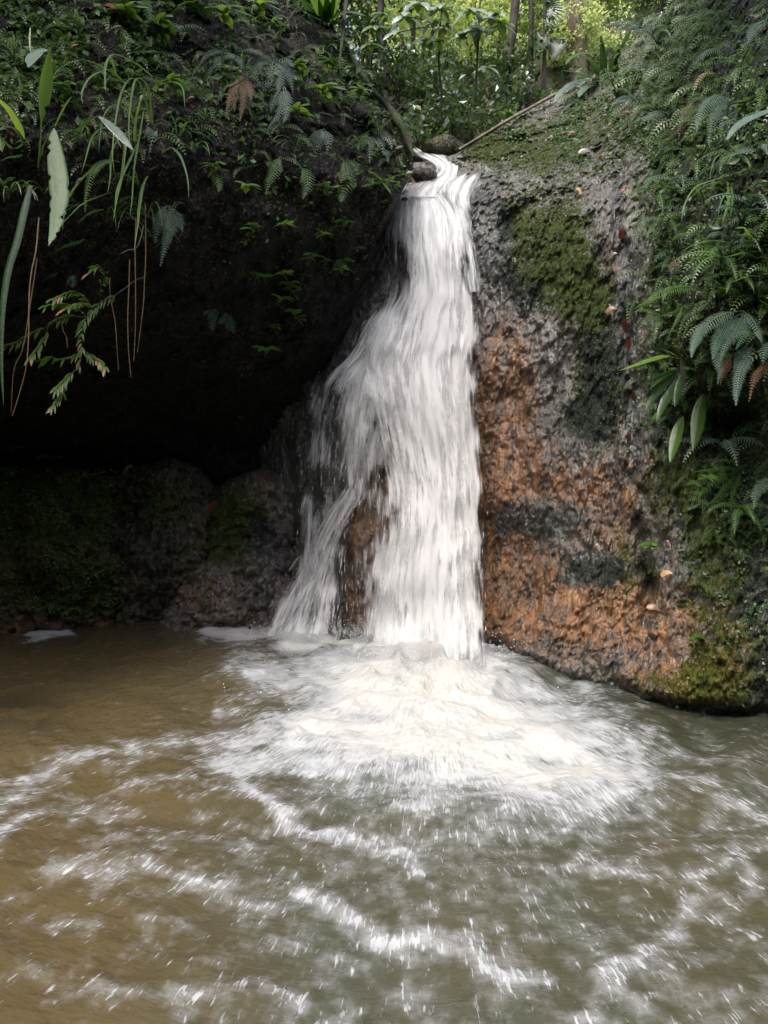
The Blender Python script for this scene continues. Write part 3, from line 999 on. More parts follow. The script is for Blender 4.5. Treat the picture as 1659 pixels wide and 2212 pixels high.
offm = (.06, .75)
sheet('main_stream', SHEETS['main'], (.06, .62), M['fall1'], 401, 12)
sheet('front_sheet', SHEETS['main'], (.11, .74), M['fall2'], 411, 16, dadd=-.17, fade=.34)
sheet('side_cascade', SHEETS['left'], (.04, .16), M['fall1'], 421, 14, dscale=.95)
sheet('outer_cascade', SHEETS['left'], (.10, .26), M['fall2'], 431, 22, dscale=.92, fade=.34)
sheet('foot_stream', SHEETS['foot'], (.10, .30), M['fall2'], 441, 12, nu=60, nv=160, flat=.66, fade=.3)
sheet('foot_veil', SHEETS['foot'], (.06, .20), M['fall1'], 447, 4, nu=60, nv=160, flat=.50, fade=.25)
sheet('lip_stream', SHEETS['lobe'], (.03, .10), M['fall1'], 451, 10, nu=60, nv=160, flat=.63, fade=.36)
sheet('upper_stream', SHEETS['upper'], (.0, .03), M['fall1'], 461, 10, nu=60, nv=120, flat=.64, fade=.36)

# separate threads and drops at the ragged edges of the fall
mb = MB()
rs = random.Random(5)


def threads(rows, off, n, spread, lr=(.03, .16), wr=(.0018, .005)):
    a = np.array(rows, float)
    for _ in range(n):
        t0 = rs.uniform(a[0, 0], a[-1, 0] - 20)
        u0 = rs.uniform(-spread, 1 + spread)
        ln = rs.uniform(*lr) / .0036
        ts = np.linspace(t0, min(a[-1, 0], t0 + ln), 5)
        Lx = np.interp(ts, a[:, 0], a[:, 1])
        Rx = np.interp(ts, a[:, 0], a[:, 2])
        px = Lx + (Rx - Lx) * u0
        tt = (ts - a[0, 0]) / (a[-1, 0] - a[0, 0])
        Y = rbfR(px, ts) - .06 - (off + rs.uniform(-.03, .10)) * tt ** 1.4 - rs.uniform(.06, .16)
        c = P(px, ts, Y)
        w = rs.uniform(*wr) * np.array([.3, .8, 1, .7, .2])
        sd_ = np.array([1, 0, 0])
        rows_ = np.stack([c - sd_ * w[:, None], c + np.array([0, -1, 0]) * w[:, None], c + sd_ * w[:, None]], 1)
        mb.strip(rows_)


threads(SHEETS['main'], .70, 120, .02, (.02, .07), (.0007, .0016))
threads(SHEETS['left'], .18, 260, .05, (.012, .06), (.0007, .0016))
threads(SHEETS['foot'], .25, 140, .10, (.03, .10), (.0007, .0018))
threads(SHEETS['lobe'], .08, 20, .05, (.02, .05), (.0007, .0015))
tag(mb.build('water_threads', M['drops'], fall), kind='stuff')
mb = MB()
octa = np.array([[[1, 0, 0], [0, 1, 0], [0, 0, 1.3]], [[0, 1, 0], [-1, 0, 0], [0, 0, 1.3]], [[-1, 0, 0], [0, -1, 0], [0, 0, 1.3]], [[0, -1, 0], [1, 0, 0], [0, 0, 1.3]]], float)
octa = np.concatenate([octa, octa * np.array([1, 1, -1])])
ctr, rad_ = [], []
for _ in range(1500):
    g = rs.random()
    if g < .6:
        pxx, pyy, up = rs.uniform(770, 1110), rs.uniform(1420, 1475), abs(rs.gauss(0, .10))
    elif g < .85:
        pxx, pyy, up = rs.uniform(540, 800), rs.uniform(1352, 1400), abs(rs.gauss(0, .06))
    else:
        pxx, pyy, up = rs.uniform(480, 1300), rs.uniform(1400, 1560), abs(rs.gauss(0, .03))
    c = G(pxx, pyy)
    ctr.append((c[0], c[1], c[2] + up + .02))
    rad_.append(rs.choice((.0012, .0018, .0025, .004)))
ctr, rad_ = np.array(ctr), np.array(rad_)
tri = ctr[:, None, None] + octa[None] * rad_[:, None, None, None]
V = tri.reshape(-1, 3)
spray = mesh_np('spray', V, np.arange(len(V)).reshape(-1, 3), M['drops'], fall)
tag(spray, kind='stuff')

# ---------------------------------------------------------------- boulders at the left waterline
def boulder(label, pts, depth, seed, zone_f, py0, py1, mat='boulder'):
    """front surface through (px, py, Y) points, closed behind"""
    f = RBF(pts)
    xs = [p[0] for p in pts]
    nx, ny = 150, 110
    U, Vv = np.meshgrid(np.linspace(0, 1, nx), np.linspace(0, 1, ny))
    x0, x1 = min(xs), max(xs)
    px = x0 + (x1 - x0) * U
    t0 = np.interp(px, *py0)
    t1 = np.interp(px, *py1)
    py = t0 + (t1 - t0) * Vv
    Y = f(px, py)
    q = P(px, py, Y)
    edge = np.minimum(1, np.minimum(np.minimum(U, 1 - U), Vv) * 7)
    Y = Y + depth * (1 - np.sqrt(1 - (1 - edge) ** 2)) * .9
    Y = Y + (fbm(q * 2.6, 3, seed) - .5) * .34 + (fbm(q * 7, 4, seed + 9, .62) - .5) * .26 - np.abs(fbm(q * 11, 3, seed + 5) - .5) * .26
    V = P(px, py, Y)
    back = V[0] + np.array([0, depth, -.1])
    V = np.concatenate([back[None], V])
    px = np.concatenate([px[:1], px])
    py = np.concatenate([py[:1], py])
    o = mesh_np('boulder', V.reshape(-1, 3), grid_faces(ny + 1, nx, True), M[mat], None, True, {'zone': zone_f(px, py).reshape(-1, 3)})
    loc = V.reshape(-1, 3).mean(0)
    o.location = loc
    co = V.reshape(-1, 3) - loc
    o.data.vertices.foreach_set('co', co.ravel())
    o.data.update()
    tag(o, label, 'boulder', 'boulders along the foot of the dark cliff')
    def g(px, py):
        Y = f(px, py)
        q = P(px, py, Y)
        return Y + (fbm(q * 2.6, 3, seed) - .5) * .34 + (fbm(q * 7, 4, seed + 9, .62) - .5) * .26 - np.abs(fbm(q * 11, 3, seed + 5) - .5) * .26
    return g


bA = boulder('mossy boulder under the overhang at the pool edge, with leafy seedlings on its top',
             [(-160, 1000, 6.3), (-160, 1390, 6.0), (40, 1010, 6.5), (40, 1200, 6.0), (40, 1390, 6.15), (200, 1040, 6.5), (200, 1200, 6.1), (200, 1390, 6.3), (280, 1100, 6.7), (280, 1390, 6.6)], .6, 501,
             lambda px, py: np.stack([.75 * bl(px, py, 90, 1090, 180, 90) + .65 * bl(px, py, 160, 1270, 120, 60) + .36, .25 + .35 * ss(1270, 1340, py), .35 + 0 * px], -1),
             ([-160, 40, 120, 230, 280], [985, 1000, 1000, 1030, 1090]), ([-160, 280], [1400, 1385]))
bB = boulder('dark rounded boulder in shade, middle one of three at the pool edge',
             [(195, 1040, 6.8), (195, 1380, 6.6), (290, 1000, 6.7), (290, 1200, 6.35), (290, 1380, 6.5), (400, 990, 6.7), (400, 1150, 6.45), (400, 1380, 6.6), (470, 1060, 7.0), (470, 1380, 6.9)], .5, 521,
             lambda px, py: np.stack([.42 + .35 * bl(px, py, 300, 1080, 80, 60), .15 + 0 * px, .45 + 0 * px], -1),
             ([195, 280, 370, 430, 470], [1050, 1010, 985, 1010, 1060]), ([195, 470], [1385, 1375]))
bC = boulder('wet sloping rock with green top and glistening tan side, beside the falling water',
             [(320, 1250, 6.7), (320, 1380, 6.35), (400, 1150, 6.75), (400, 1250, 6.45), (400, 1380, 6.2), (500, 1040, 6.9), (500, 1200, 6.4), (500, 1380, 6.15),
              (600, 1010, 7.0), (600, 1200, 6.5), (600, 1380, 6.25), (650, 1050, 7.1), (650, 1380, 6.6)], .5, 541,
             lambda px, py: np.stack([.9 * bl(px, py, 470, 1130, 110, 85) + .16, .55 * bl(px, py, 420, 1270, 110, 60), .75 * bl(px, py, 580, 1180, 60, 130) + .25 * bl(px, py, 520, 1300, 80, 40)], -1),
             ([320, 400, 480, 560, 620, 650], [1240, 1120, 1040, 1010, 1010, 1050]), ([320, 650], [1385, 1385]), 'slab')


# ================================================================ plants
def sL(px, py, off=.03):
    return float(dL(np.array(px, float), np.array(py, float))) - off


def sR(px, py, off=.03):
    return float(dR(np.array(px, float), np.array(py, float))) - off


def sB(px, py, off=.03):
    return bA(px, py) - off


def path3(pts, Y0, Y1):
    """picture points with depth running from Y0 (root) to Y1 (tip)"""
    p = np.array(pts, float)
    d = np.concatenate([[0], np.cumsum(np.hypot(*np.diff(p, axis=0).T))])
    d /= d[-1]
    return P(p[:, 0], p[:, 1], Y0 + (Y1 - Y0) * d)


PXM = 1 / FPX        # metres per picture unit at 1 m


def plant(name, label, cat, pts0, Y, group=None):
    return thing(name, label, cat, P(pts0[0], pts0[1], Y), group)


def leaf_part(t, pts, Y0, Y1, wpx, mat, prof='strap', name='leaf', label=None, **kw):
    mb = MB()
    ribbon(mb, path3(pts, Y0, Y1), wpx * PXM * (Y0 + Y1) / 2, prof, **kw)
    o = mb.build(name, M[mat], t)
    if label:
        o['label'] = label
    return o


def frond_part(t, pts, Y0, Y1, wpx, mat, pairs=18, name='frond', label=None, **kw):
    mb = MB()
    frond(mb, path3(pts, Y0, Y1), wpx * PXM * (Y0 + Y1) / 2, pairs, **kw)
    o = mb.build(name, M[mat], t)
    if label:
        o['label'] = label
    return o


# ---------------- prototypes in local space: x to the right, -y out of the wall, z up
def arc(az, e0, e1, L, n=9, tw=0.0):
    s = np.linspace(0, 1, n)
    e = np.radians(e0 + (e1 - e0) * s ** .8)
    a = np.radians(az + tw * s)
    d = np.stack([np.sin(a) * np.cos(e), -np.cos(a) * np.cos(e), np.sin(e)], -1)
    p = np.cumsum(d * (L / n), 0)
    return np.concatenate([[[0, 0, 0]], p])


def proto_fern(mat, specs, width, pairs, seed, **kw):
    r = random.Random(seed)
    t = thing('fern', 'x', 'fern', (0, 0, 0))
    for az, e0, e1, L in specs:
        mb = MB()
        frond(mb, arc(az, e0, e1, L, tw=r.uniform(-15, 15)), width * L, pairs, **kw)
        mb.build('frond', M[mat], t)
    return t


def proto_seedling(mat, n, L, seed, stem=.06):
    r = random.Random(seed)
    t = thing('seedling', 'x', 'seedling', (0, 0, 0))
    mb = MB()
    top = np.array([r.uniform(-.01, .01), -stem * .5, stem * .7])
    mb.tube(catmull([(0, 0, 0), top * .5 + np.array([0, -.008, 0]), top], 6), .0022, 5)
    mb.build('stem', M[mat], t)
    for k in range(n):
        az = k * 360 / n + r.uniform(-25, 25)
        mb = MB()
        ribbon(mb, arc(az, r.uniform(5, 40), r.uniform(-50, -15), L * r.uniform(.7, 1.15)) + top * (1 if k % 3 else .7), L * .42, 'ovate', .2, n=8)
        mb.build('leaf', M[mat], t)
    return t


def proto_tuft(mat, n, L, seed, w=.012, spread=80, e=(60, 85), name='grass_tuft', cat='grass'):
    r = random.Random(seed)
    t = thing(name, 'x', cat, (0, 0, 0))
    for k in range(n):
        mb = MB()
        az = r.uniform(-spread, spread)
        ribbon(mb, arc(az, r.uniform(*e) - 20, r.uniform(-85, -30), L * r.uniform(.6, 1.1)), w * r.uniform(.7, 1.2), 'blade', .3, n=12)
        mb.build('blade', M[mat], t)
    return t


def put(proto, loc, rz=0, sc=1.0, label=None, group=None, first=set(), mat=None, tilt=0):
    """the first use moves the prototype itself, later ones copy it and its parts"""
    if proto.name in first:
        o = proto.copy()
        COL.objects.link(o)
        for ch in list(proto.children):
            c = ch.copy()
            COL.objects.link(c)
            c.parent = o
    else:
        first.add(proto.name)
        o = proto
    o.location = tuple(float(v) for v in loc)
    o.rotation_euler = (R(tilt), 0, R(rz))
    o.scale = (sc, sc, sc)
    if label:
        o['label'] = label
    if group:
        o['group'] = group
    return o


# ================================================================ left cliff: large plants drawn one by one
# plant with a folded leaf
YA = sL(85, 360) - .05
t = plant('strap_leaf_plant', 'tall strap-leaved plant on the dark cliff, its upright leaf folded over at the top', 'plant', (82, 360), YA)
leaf_part(t, [(82, 362), (87, 300), (90, 240), (95, 190), (101, 150), (106, 112)], YA, YA - .35, 33, 'leaf_bright', 'petiole', fold=.3, n=26, ragged=.12, nrm=(0, -1, .2))
leaf_part(t, [(106, 113), (92, 104), (77, 112), (66, 128), (62, 146)], YA - .35, YA - .55, 34, 'leaf_blue', 'lance', 'leaf', fold=.15, n=16, ragged=.3, nrm=(0, -.5, .85))
leaf_part(t, [(80, 360), (95, 310), (112, 280), (122, 285)], YA, YA - .2, 6, 'leaf_dark', 'blade', 'stem')
leaf_part(t, [(118, 272), (133, 240), (148, 215), (158, 206)], YA - .1, YA - .3, 7, 'leaf', 'blade', fold=.4)
leaf_part(t, [(40, 165), (44, 185), (37, 200)], YA - .2, YA - .3, 6, 'leaf_dark', 'blade')
leaf_part(t, [(65, 60), (64, 90), (69, 125)], YA - .2, YA - .25, 5, 'leaf', 'blade')
# hanging ragged leaf
YB = sL(115, 283) - .35
t = plant('hanging_leaf', 'long torn grey-green leaf hanging straight down, wet and pleated', 'leaf', (114, 280), YB)
leaf_part(t, [(116, 276), (116, 310), (122, 360), (127, 410), (124, 460), (116, 500), (104, 532)], YB, YB - .22, 42, 'leaf_torn', 'lance', 'blade', fold=.1, pleat=.14, n=34, ragged=.3, nrm=(0, -1, .35))
# left strap leaves at the picture edge
YC = sL(46, 290) - .05
t = plant('strap_leaf_plant', 'bright arching strap leaves beside the folded-leaf plant, bent towards the picture edge', 'plant', (50, 300), YC)
leaf_part(t, [(50, 300), (40, 270), (22, 238), (4, 219), (-20, 205), (-45, 225)], YC, YC - .4, 15, 'leaf_bright', 'strap', fold=.35)
leaf_part(t, [(50, 300), (35, 280), (18, 272), (0, 278), (-20, 310)], YC, YC - .4, 9, 'leaf_blue', 'blade')
leaf_part(t, [(55, 305), (30, 320), (5, 300), (-20, 270)], YC, YC - .3, 9, 'leaf_dark', 'strap')
YD = sL(40, 480) - .3
t = plant('strap_leaf_plant', 'very long dark green strap leaf hanging down the cliff at the picture edge', 'plant', (60, 420), YD)
leaf_part(t, [(66, 400), (52, 450), (36, 520), (20, 570), (10, 620), (3, 690), (2, 780), (8, 880)], YD, YD - .2, 17, 'leaf_dark', 'strap', fold=.35, n=30, nrm=(0, -1, .2))

# the large sedge clump
YS = sL(300, 280) - .05
t = plant('sedge_clump', 'large clump of long arching sedge blades spilling over the dark cliff', 'sedge', (300, 280), YS)
SB = [([(325, 265), (308, 190), (290, 169), (273, 176), (258, 212), (248, 270), (243, 330), (247, 374)], 7),
      ([(330, 270), (320, 190), (303, 169), (290, 176), (282, 222), (278, 280), (284, 335)], 7),
      ([(300, 300), (291, 303), (293, 260), (302, 220), (314, 199)], 7),
      ([(290, 270), (287, 255), (272, 234), (250, 224), (229, 240), (218, 276), (213, 333)], 6),
      ([(295, 292), (255, 274), (228, 275), (210, 281), (196, 302), (185, 342), (175, 378)], 7),
      ([(270, 180), (240, 150), (212, 155), (192, 168), (179, 191), (176, 209), (180, 228)], 7),
      ([(265, 175), (225, 145), (183, 129), (152, 134), (124, 152), (109, 180)], 6),
      ([(330, 165), (300, 140), (265, 121), (240, 118), (228, 142), (227, 186), (230, 200)], 7),
      ([(236, 118), (244, 135), (251, 165)], 7),
      ([(275, 300), (270, 320), (262, 385), (252, 430), (245, 475)], 7),
      ([(296, 310), (288, 328), (266, 374), (252, 412), (248, 445)], 7),
      ([(225, 350), (196, 366), (166, 397), (144, 433), (138, 465), (135, 500)], 7),
      ([(240, 415), (221, 421), (180, 438), (148, 468), (120, 498)], 6),
      ([(318, 380), (308, 402), (300, 450), (298, 480), (289, 545)], 8),
      ([(350, 330), (368, 318), (382, 326), (393, 344), (405, 385), (408, 430)], 7),
      ([(340, 185), (363, 176), (382, 178), (395, 192), (400, 235)], 6),
      ([(150, 165), (130, 160), (112, 172), (104, 190)], 5),
      ([(255, 300), (240, 330), (238, 380), (232, 420)], 5),
      ([(310, 240), (300, 300), (290, 360), (285, 430), (280, 470)], 5)]
for pts, w in SB:
    leaf_part(t, pts, YS, YS - .45 - .02 * (len(pts)), w, 'grass', 'blade', 'blade', fold=.35, n=26)
t = plant('broad_leaf', 'glossy pleated broad leaf lying across the sedge clump', 'leaf', (150, 305), YS - .1)
leaf_part(t, [(148, 308), (166, 282), (188, 259), (208, 250), (216, 252)], YS - .05, YS - .35, 17, 'leaf_dark', 'lance', 'stalk', n=14)
leaf_part(t, [(212, 250), (235, 266), (255, 285), (272, 305), (288, 325)], YS - .38, YS - .5, 21, 'leaf_blue', 'lance', 'blade', fold=.15, pleat=.12, n=20, nrm=(.2, -.8, .6))

# hanging roots
RT = [([(310, 488), (305, 510), (295, 535), (278, 540), (260, 548)], 'dry pale root twig bent towards the sedge clump'),
      ([(280, 560), (279, 610), (276, 690), (278, 760), (283, 815)], 'thin tan root hanging lowest below the sedge clump'),
      ([(294, 470), (292, 540), (293, 640), (292, 721), (289, 780)], 'thin brown root hanging beside the lowest tan root'),
      ([(314, 440), (315, 545), (312, 610), (310, 655), (303, 715), (297, 762)], 'longest pale root on the right side of the hanging roots'),
      ([(84, 470), (78, 540), (68, 588), (63, 640), (62, 720), (57, 790), (42, 850), (27, 897)], 'long pale root hanging below the torn grey-green leaf'),
      ([(80, 560), (68, 640), (50, 750), (30, 800), (24, 890)], 'reddish root thread crossing the drooping leafy twig'),
      ([(237, 600), (238, 640), (248, 690), (252, 740), (256, 800)], 'thin dark root behind the drooping leafy twig'),
      ([(130, 350), (122, 372), (140, 390), (150, 405)], 'short curled tan root beside the torn grey-green leaf')]
for pts, lab in RT:
    y0 = sL(pts[0][0], pts[0][1]) - .35
    t = plant('hanging_root', lab, 'root', pts[0], y0, 'dry roots hanging from the dark cliff')
    mb = MB()
    mb.tube(catmull(path3(pts, y0, y0 - .05), 20), np.linspace(.0042, .0016, 20), 5)
    mb.build('strand', M['root'], t)

# drooping leafy twig
YT = sL(300, 600) - .25
t = plant('leafy_twig', 'drooping leafy twig with narrow green leaves and a few red young ones', 'branch', (312, 600), YT)
TW = [[(312, 599), (292, 606), (268, 624), (245, 640), (220, 651), (202, 668), (187, 686), (180, 702), (175, 735), (178, 757)],
      [(187, 686), (160, 683), (133, 689), (105, 705), (77, 717), (48, 735), (20, 747), (2, 753)],
      [(220, 651), (214, 632), (222, 610), (226, 588), (212, 575), (195, 590)],
      [(178, 757), (160, 768), (133, 776), (112, 772), (93, 777)],
      [(178, 757), (170, 790), (148, 813), (132, 830), (120, 840)],
      [(180, 755), (200, 771), (218, 782), (229, 797)],
      [(147, 815), (135, 848), (126, 862), (112, 880)],
      [(105, 705), (92, 738), (80, 755), (66, 773)],
      [(202, 668), (180, 640), (155, 630), (118, 645)],
      [(187, 686), (165, 664), (135, 655), (100, 660)],
      [(133, 689), (136, 712), (144, 730), (146, 752)],
      [(202, 668), (190, 655), (165, 655), (140, 668)]]
mbt, mbl, mbr = MB(), MB(), MB()
rt = random.Random(9)
for k, pts in enumerate(TW):
    c = catmull(path3(pts, YT - .1 - .02 * k, YT - .3 - .03 * k), 26)
    mbt.tube(c, np.linspace(.004 if k == 0 else .0026, .0013, 26), 5)
    if k in (10,):
        continue
    for q in range(8 if k == 0 else 3, 26):
        for sg in ((-1, 1) if rt.random() < .75 else (1,)):
            if rt.random() < .25:
                continue
            p0 = c[q]
            T = c[min(25, q + 1)] - c[q - 1]
            T /= np.linalg.norm(T)
            sdv = np.cross(T, (0, -1, 0))
            d = T * .75 + sdv * sg * .55 + np.array([rt.uniform(-.2, .2), rt.uniform(-.5, 0), -.25])
            d /= np.linalg.norm(d)
            ln = rt.uniform(.04, .075)
            tip = p0 + d * ln + np.array([0, 0, -.014])
            dst = mbr if (q > 21 and rt.random() < .22) or rt.random() < .02 else mbl
            ribbon(dst, [p0, p0 + d * ln * .5, tip], .0135, 'lance', .2, n=7, nrm=(0, -.8, .6))
mbt.build('twig', M['root'], t)
mbl.build('leaves', M['leaf_bright'], t)
o = mbr.build('young_leaves', M['red'], t)
o['label'] = 'red young leaves at the twig tips'

# ---------------- ferns of the left cliff, each drawn from its own fronds (picture paths)
FL = [
    ('grey-green fern high on the dark cliff, just left of the white-tipped fern', 'fern_grey', (505, 118),
     [([(505, 118), (470, 108), (445, 120), (425, 150)], 26), ([(505, 118), (480, 125), (458, 145), (447, 175)], 26), ([(505, 118), (520, 130), (522, 152)], 22),
      ([(510, 112), (540, 105), (560, 118)], 22), ([(500, 120), (490, 150), (478, 190), (470, 225)], 22)]),
    ('fern with whitish middle and drooping blue-grey fronds, under the top of the dark cliff', 'fern_grey', (588, 132),
     [([(588, 132), (560, 135), (548, 160), (538, 195)], 30), ([(590, 132), (585, 160), (575, 185), (560, 208)], 30), ([(592, 132), (610, 140), (626, 165), (632, 200)], 30),
      ([(590, 132), (605, 155), (604, 180), (596, 200)], 30), ([(590, 130), (620, 128), (634, 145)], 26)]),
    ('long dark fern hanging below the white-tipped fern', 'fern_grey', (612, 188),
     [([(612, 188), (612, 215), (602, 245), (580, 275)], 32), ([(615, 188), (622, 215), (618, 245), (612, 265)], 26), ([(606, 190), (592, 215), (585, 240)], 26)]),
    ('withered brown fern fronds hanging left of the long dark fern', 'dead', (520, 165),
     [([(520, 165), (506, 185), (496, 215), (487, 250)], 24), ([(520, 165), (528, 190), (524, 225), (518, 262)], 26), ([(524, 165), (540, 190), (541, 220)], 24), ([(515, 170), (508, 205), (506, 240)], 20)]),
    ('feathery dark fern hanging in the middle of the cliff, right of the bent rootlet', 'fern_grey', (700, 278),
     [([(700, 278), (690, 290), (684, 312), (680, 345)], 34), ([(702, 280), (710, 300), (706, 330)], 26), ([(696, 280), (676, 290), (664, 310)], 26)]),
    ('single bright fern frond pointing down, left one of the two below the feathery fern', 'fern_green', (606, 338),
     [([(606, 338), (598, 350), (590, 372), (580, 395), (574, 421)], 34)]),
    ('single bright fern frond pointing down, right one of the two below the feathery fern', 'fern_green', (648, 362),
     [([(648, 362), (660, 370), (664, 390), (661, 412), (654, 430)], 38)]),
    ('fern with ladder-like green frond beside the strap-leaved perch plant', 'fern_green', (745, 345),
     [([(738, 342), (748, 360), (752, 385), (740, 418), (736, 436)], 44), ([(745, 345), (765, 352), (774, 372)], 24)]),
    ('fern with one frond lifted to the right, next to the mossy trunk', 'fern_green', (800, 280),
     [([(800, 280), (818, 274), (834, 264), (850, 253)], 30), ([(800, 280), (818, 282), (842, 288)], 24), ([(798, 282), (780, 300), (770, 322)], 24)]),
    ('dark fern spreading four fronds beside the lip of the fall', 'fern_grey', (812, 292),
     [([(812, 292), (828, 290), (842, 302), (846, 322)], 26), ([(812, 292), (824, 308), (828, 334)], 24), ([(808, 294), (790, 304), (782, 322)], 24), ([(806, 296), (800, 320), (798, 352)], 22)]),
    ('blue-green fern hanging with two long fronds in the dark, below the sedge clump', 'fern_grey', (362, 444),
     [([(362, 444), (348, 462), (340, 490), (334, 525)], 36), ([(366, 444), (376, 462), (388, 480), (394, 500)], 34), ([(364, 446), (368, 480), (358, 520), (346, 575)], 36), ([(360, 446), (350, 450), (342, 470)], 24)]),
    ('small pale fern pointing down in the black hollow, left one of a pair', 'fern_grey', (455, 668),
     [([(455, 668), (458, 680), (459, 697), (459, 715)], 26), ([(452, 670), (444, 675), (438, 682)], 14), ([(458, 668), (466, 670), (472, 680)], 14)]),
    ('small pale fern with a withered tip in the black hollow, right one of a pair', 'fern_grey', (488, 674),
     [([(488, 674), (494, 690), (500, 706), (506, 720)], 30), ([(486, 676), (480, 690), (476, 700)], 18)]),
    ('bright yellow-green fern frond reaching left below the torn grey-green leaf', 'leaf_bright', (180, 519),
     [([(182, 517), (165, 523), (142, 531), (120, 542)], 18)]),
    ('arched fern frond under the sedge clump, curling down to the left', 'fern_green', (258, 352),
     [([(258, 350), (232, 346), (210, 356), (196, 378), (186, 420), (184, 458)], 30)]),
    ('short thin fern arching to the left beneath the arched frond', 'fern_green', (222, 454),
     [([(224, 453), (205, 455), (185, 466), (168, 483)], 12)]),
    ('tiny fern beside the folded-leaf plant, at the picture edge', 'fern_green', (48, 336), [([(48, 336), (32, 338), (16, 340), (3, 348)], 12)]),
    ('tiny curled fern low beside the very long strap leaf', 'fern_green', (34, 386), [([(34, 384), (22, 384), (10, 392), (4, 404)], 20)]),
    ('small brown-green fern hanging over the black wall left of the fall', 'fern_green', (738, 560),
     [([(738, 560), (728, 566), (720, 578)], 20), ([(740, 560), (752, 558), (766, 566)], 18), ([(738, 561), (740, 575), (736, 590)], 20)]),
    ('level little fern frond above the brown-green fern', 'fern_green', (788, 534), [([(792, 536), (776, 533), (755, 538)], 12)]),
    ('grey fern hanging against the sedge clump, right of the glossy leaf', 'fern_grey', (318, 272), [([(318, 272), (322, 285), (320, 305)], 22), ([(340, 282), (332, 290), (322, 330)], 22)]),
    ('fern frond hanging over the root tangle, half lit', 'fern_green', (440, 370), [([(456, 366), (466, 380), (474, 400), (472, 414)], 26)]),
    ('ferny tuft hanging at the very top of the dark cliff', 'fern_green', (325, -5), [([(325, -5), (318, 15), (322, 35), (330, 48)], 26), ([(320, -5), (305, 5), (300, 25)], 22)]),
    ('grey fern drooping beside the topmost leafy shrub', 'fern_grey', (322, 40), [([(322, 40), (314, 55), (310, 80)], 22), ([(315, 90), (318, 110), (314, 135)], 18)]),
    ('small fern just under the leafy twig root', 'fern_grey', (150, 690 - 100), [([(160, 596), (152, 600), (145, 615)], 24), ([(162, 596), (158, 612), (155, 622)], 18)]),
    ('little fern over the twig, its frond pointing left', 'fern_green', (122, 590), [([(124, 590), (112, 594), (98, 604)], 18)]),
    ('fern with a drooping frond beside the bent rootlet near the cliff crest', 'fern_grey', (826, 320), [([(826, 322), (836, 330), (838, 352)], 18)]),
]
for lab, mat, at, fr_ in FL:
    y0 = sL(at[0], at[1]) - .03
    t = plant('fern', lab, 'fern', at, y0, 'ferns on the dark cliff')
    for pts, w in fr_:
        ln = np.hypot(*np.diff(np.array(pts), axis=0).T).sum()
        frond_part(t, pts, y0 - .03, y0 - .03 - .0024 * ln, w * 1.32, mat, int(max(8, ln / 5.2)), nrm=(0, -.8, .6), lean=.6)

# epiphytes and shrubs on the crest
YE = sL(826, 386) - .04
t = plant('perch_plant', 'strap-leaved plant perched on the cliff edge, one leaf reaching over the fall', 'plant', (828, 388), YE)
for pts, w in (([(828, 388), (845, 382), (868, 376), (892, 374)], 8), ([(826, 388), (815, 378), (800, 368), (784, 366)], 12), ([(826, 389), (840, 388), (862, 394)], 9), ([(825, 389), (812, 392), (798, 396), (780, 404)], 18), ([(826, 390), (835, 402), (846, 420)], 7)):
    leaf_part(t, pts, YE, YE - .2, w, 'leaf', 'strap', fold=.3, n=12)
YN = sL(700, 40) - .1
t = plant('nest_fern', 'rosette of broad upright strap leaves at the top of the dark cliff', 'fern', (702, 40), YN)
for pts, w in (([(702, 42), (688, 10), (672, -20), (650, -40)], 26), ([(704, 42), (700, 5), (696, -40)], 28), ([(706, 42), (720, 5), (738, -20), (765, -35)], 26), ([(700, 42), (672, 25), (648, 20), (620, 30)], 18),
               ([(706, 42), (735, 26), (765, 24), (790, 34)], 24), ([(704, 42), (712, 0), (716, -40)], 26), ([(700, 42), (680, 30), (655, 0), (630, -15)], 22)):
    leaf_part(t, pts, YN, YN - .35, w, 'leaf' if w > 22 else 'leaf_dark', 'strap', fold=.3, n=14)

SHR = [(285, 55, 1.1, 'leafy sprig high on the cliff beside the fallen pale leaf'), (372, 108, 1.3, 'yellow-green sprig under the top of the cliff, left of the grey-green fern'),
       (262, 35, .9, 'topmost leafy sprig on the dark cliff near the corner'), (445, 45, 1.4, 'bushy bright sprig at the cliff top above the grey-green fern'),
       (485, 62, 1.3, 'pale leafy sprig hanging by the twigs above the white-tipped fern'), (150, 232, .9, 'small sprig between folded leaf and sedge blades'),
       (395, 220, 1.0, 'lone bright sprig with narrow leaves right of the sedge clump'), (352, 95, 1.0, 'sprig with a reddish tip above the sedge clump'),
       (655, 265, 1.1, 'broad-leaved yellowish sprig in the middle of the upper cliff'), (720, 178, 1.1, 'leafy sprig under the rosette of strap leaves'),
       (610, 90, 1.0, 'sprig at the foot of the bare twig near the cliff top'), (745, 118, 1.2, 'leafy sprig leaning against the mossy trunk'),
       (700, 222, 1.2, 'pale sprig beside the bent rootlet'), (765, 232, 1.0, 'small sprig hanging from the mossy trunk'),
       (660, 190, 1.2, 'dark sprig between the white-tipped fern and the mossy trunk'), (330, 150, 1.1, 'sprig at the crown of the sedge clump'),
       (560, 40, 1.1, 'dark sprig at the top of the cliff below the sky gap'), (420, 12, 1.2, 'sprig at the upper picture edge above the bushy bright one')]
protoS = [proto_seedling('leaf_bright', 7, .085, 61), proto_seedling('leaf', 9, .075, 62, .09), proto_seedling('leaf', 6, .07, 63), proto_seedling('leaf_dark', 6, .075, 64)]
for i, (x, y, sc, lab) in enumerate(SHR):
    put(protoS[(0, 1, 1, 2)[i % 4]], P(x, y, sL(x, y) - .06), random.uniform(-60, 60), sc * 1.7, lab, 'leafy sprigs on the dark cliff')
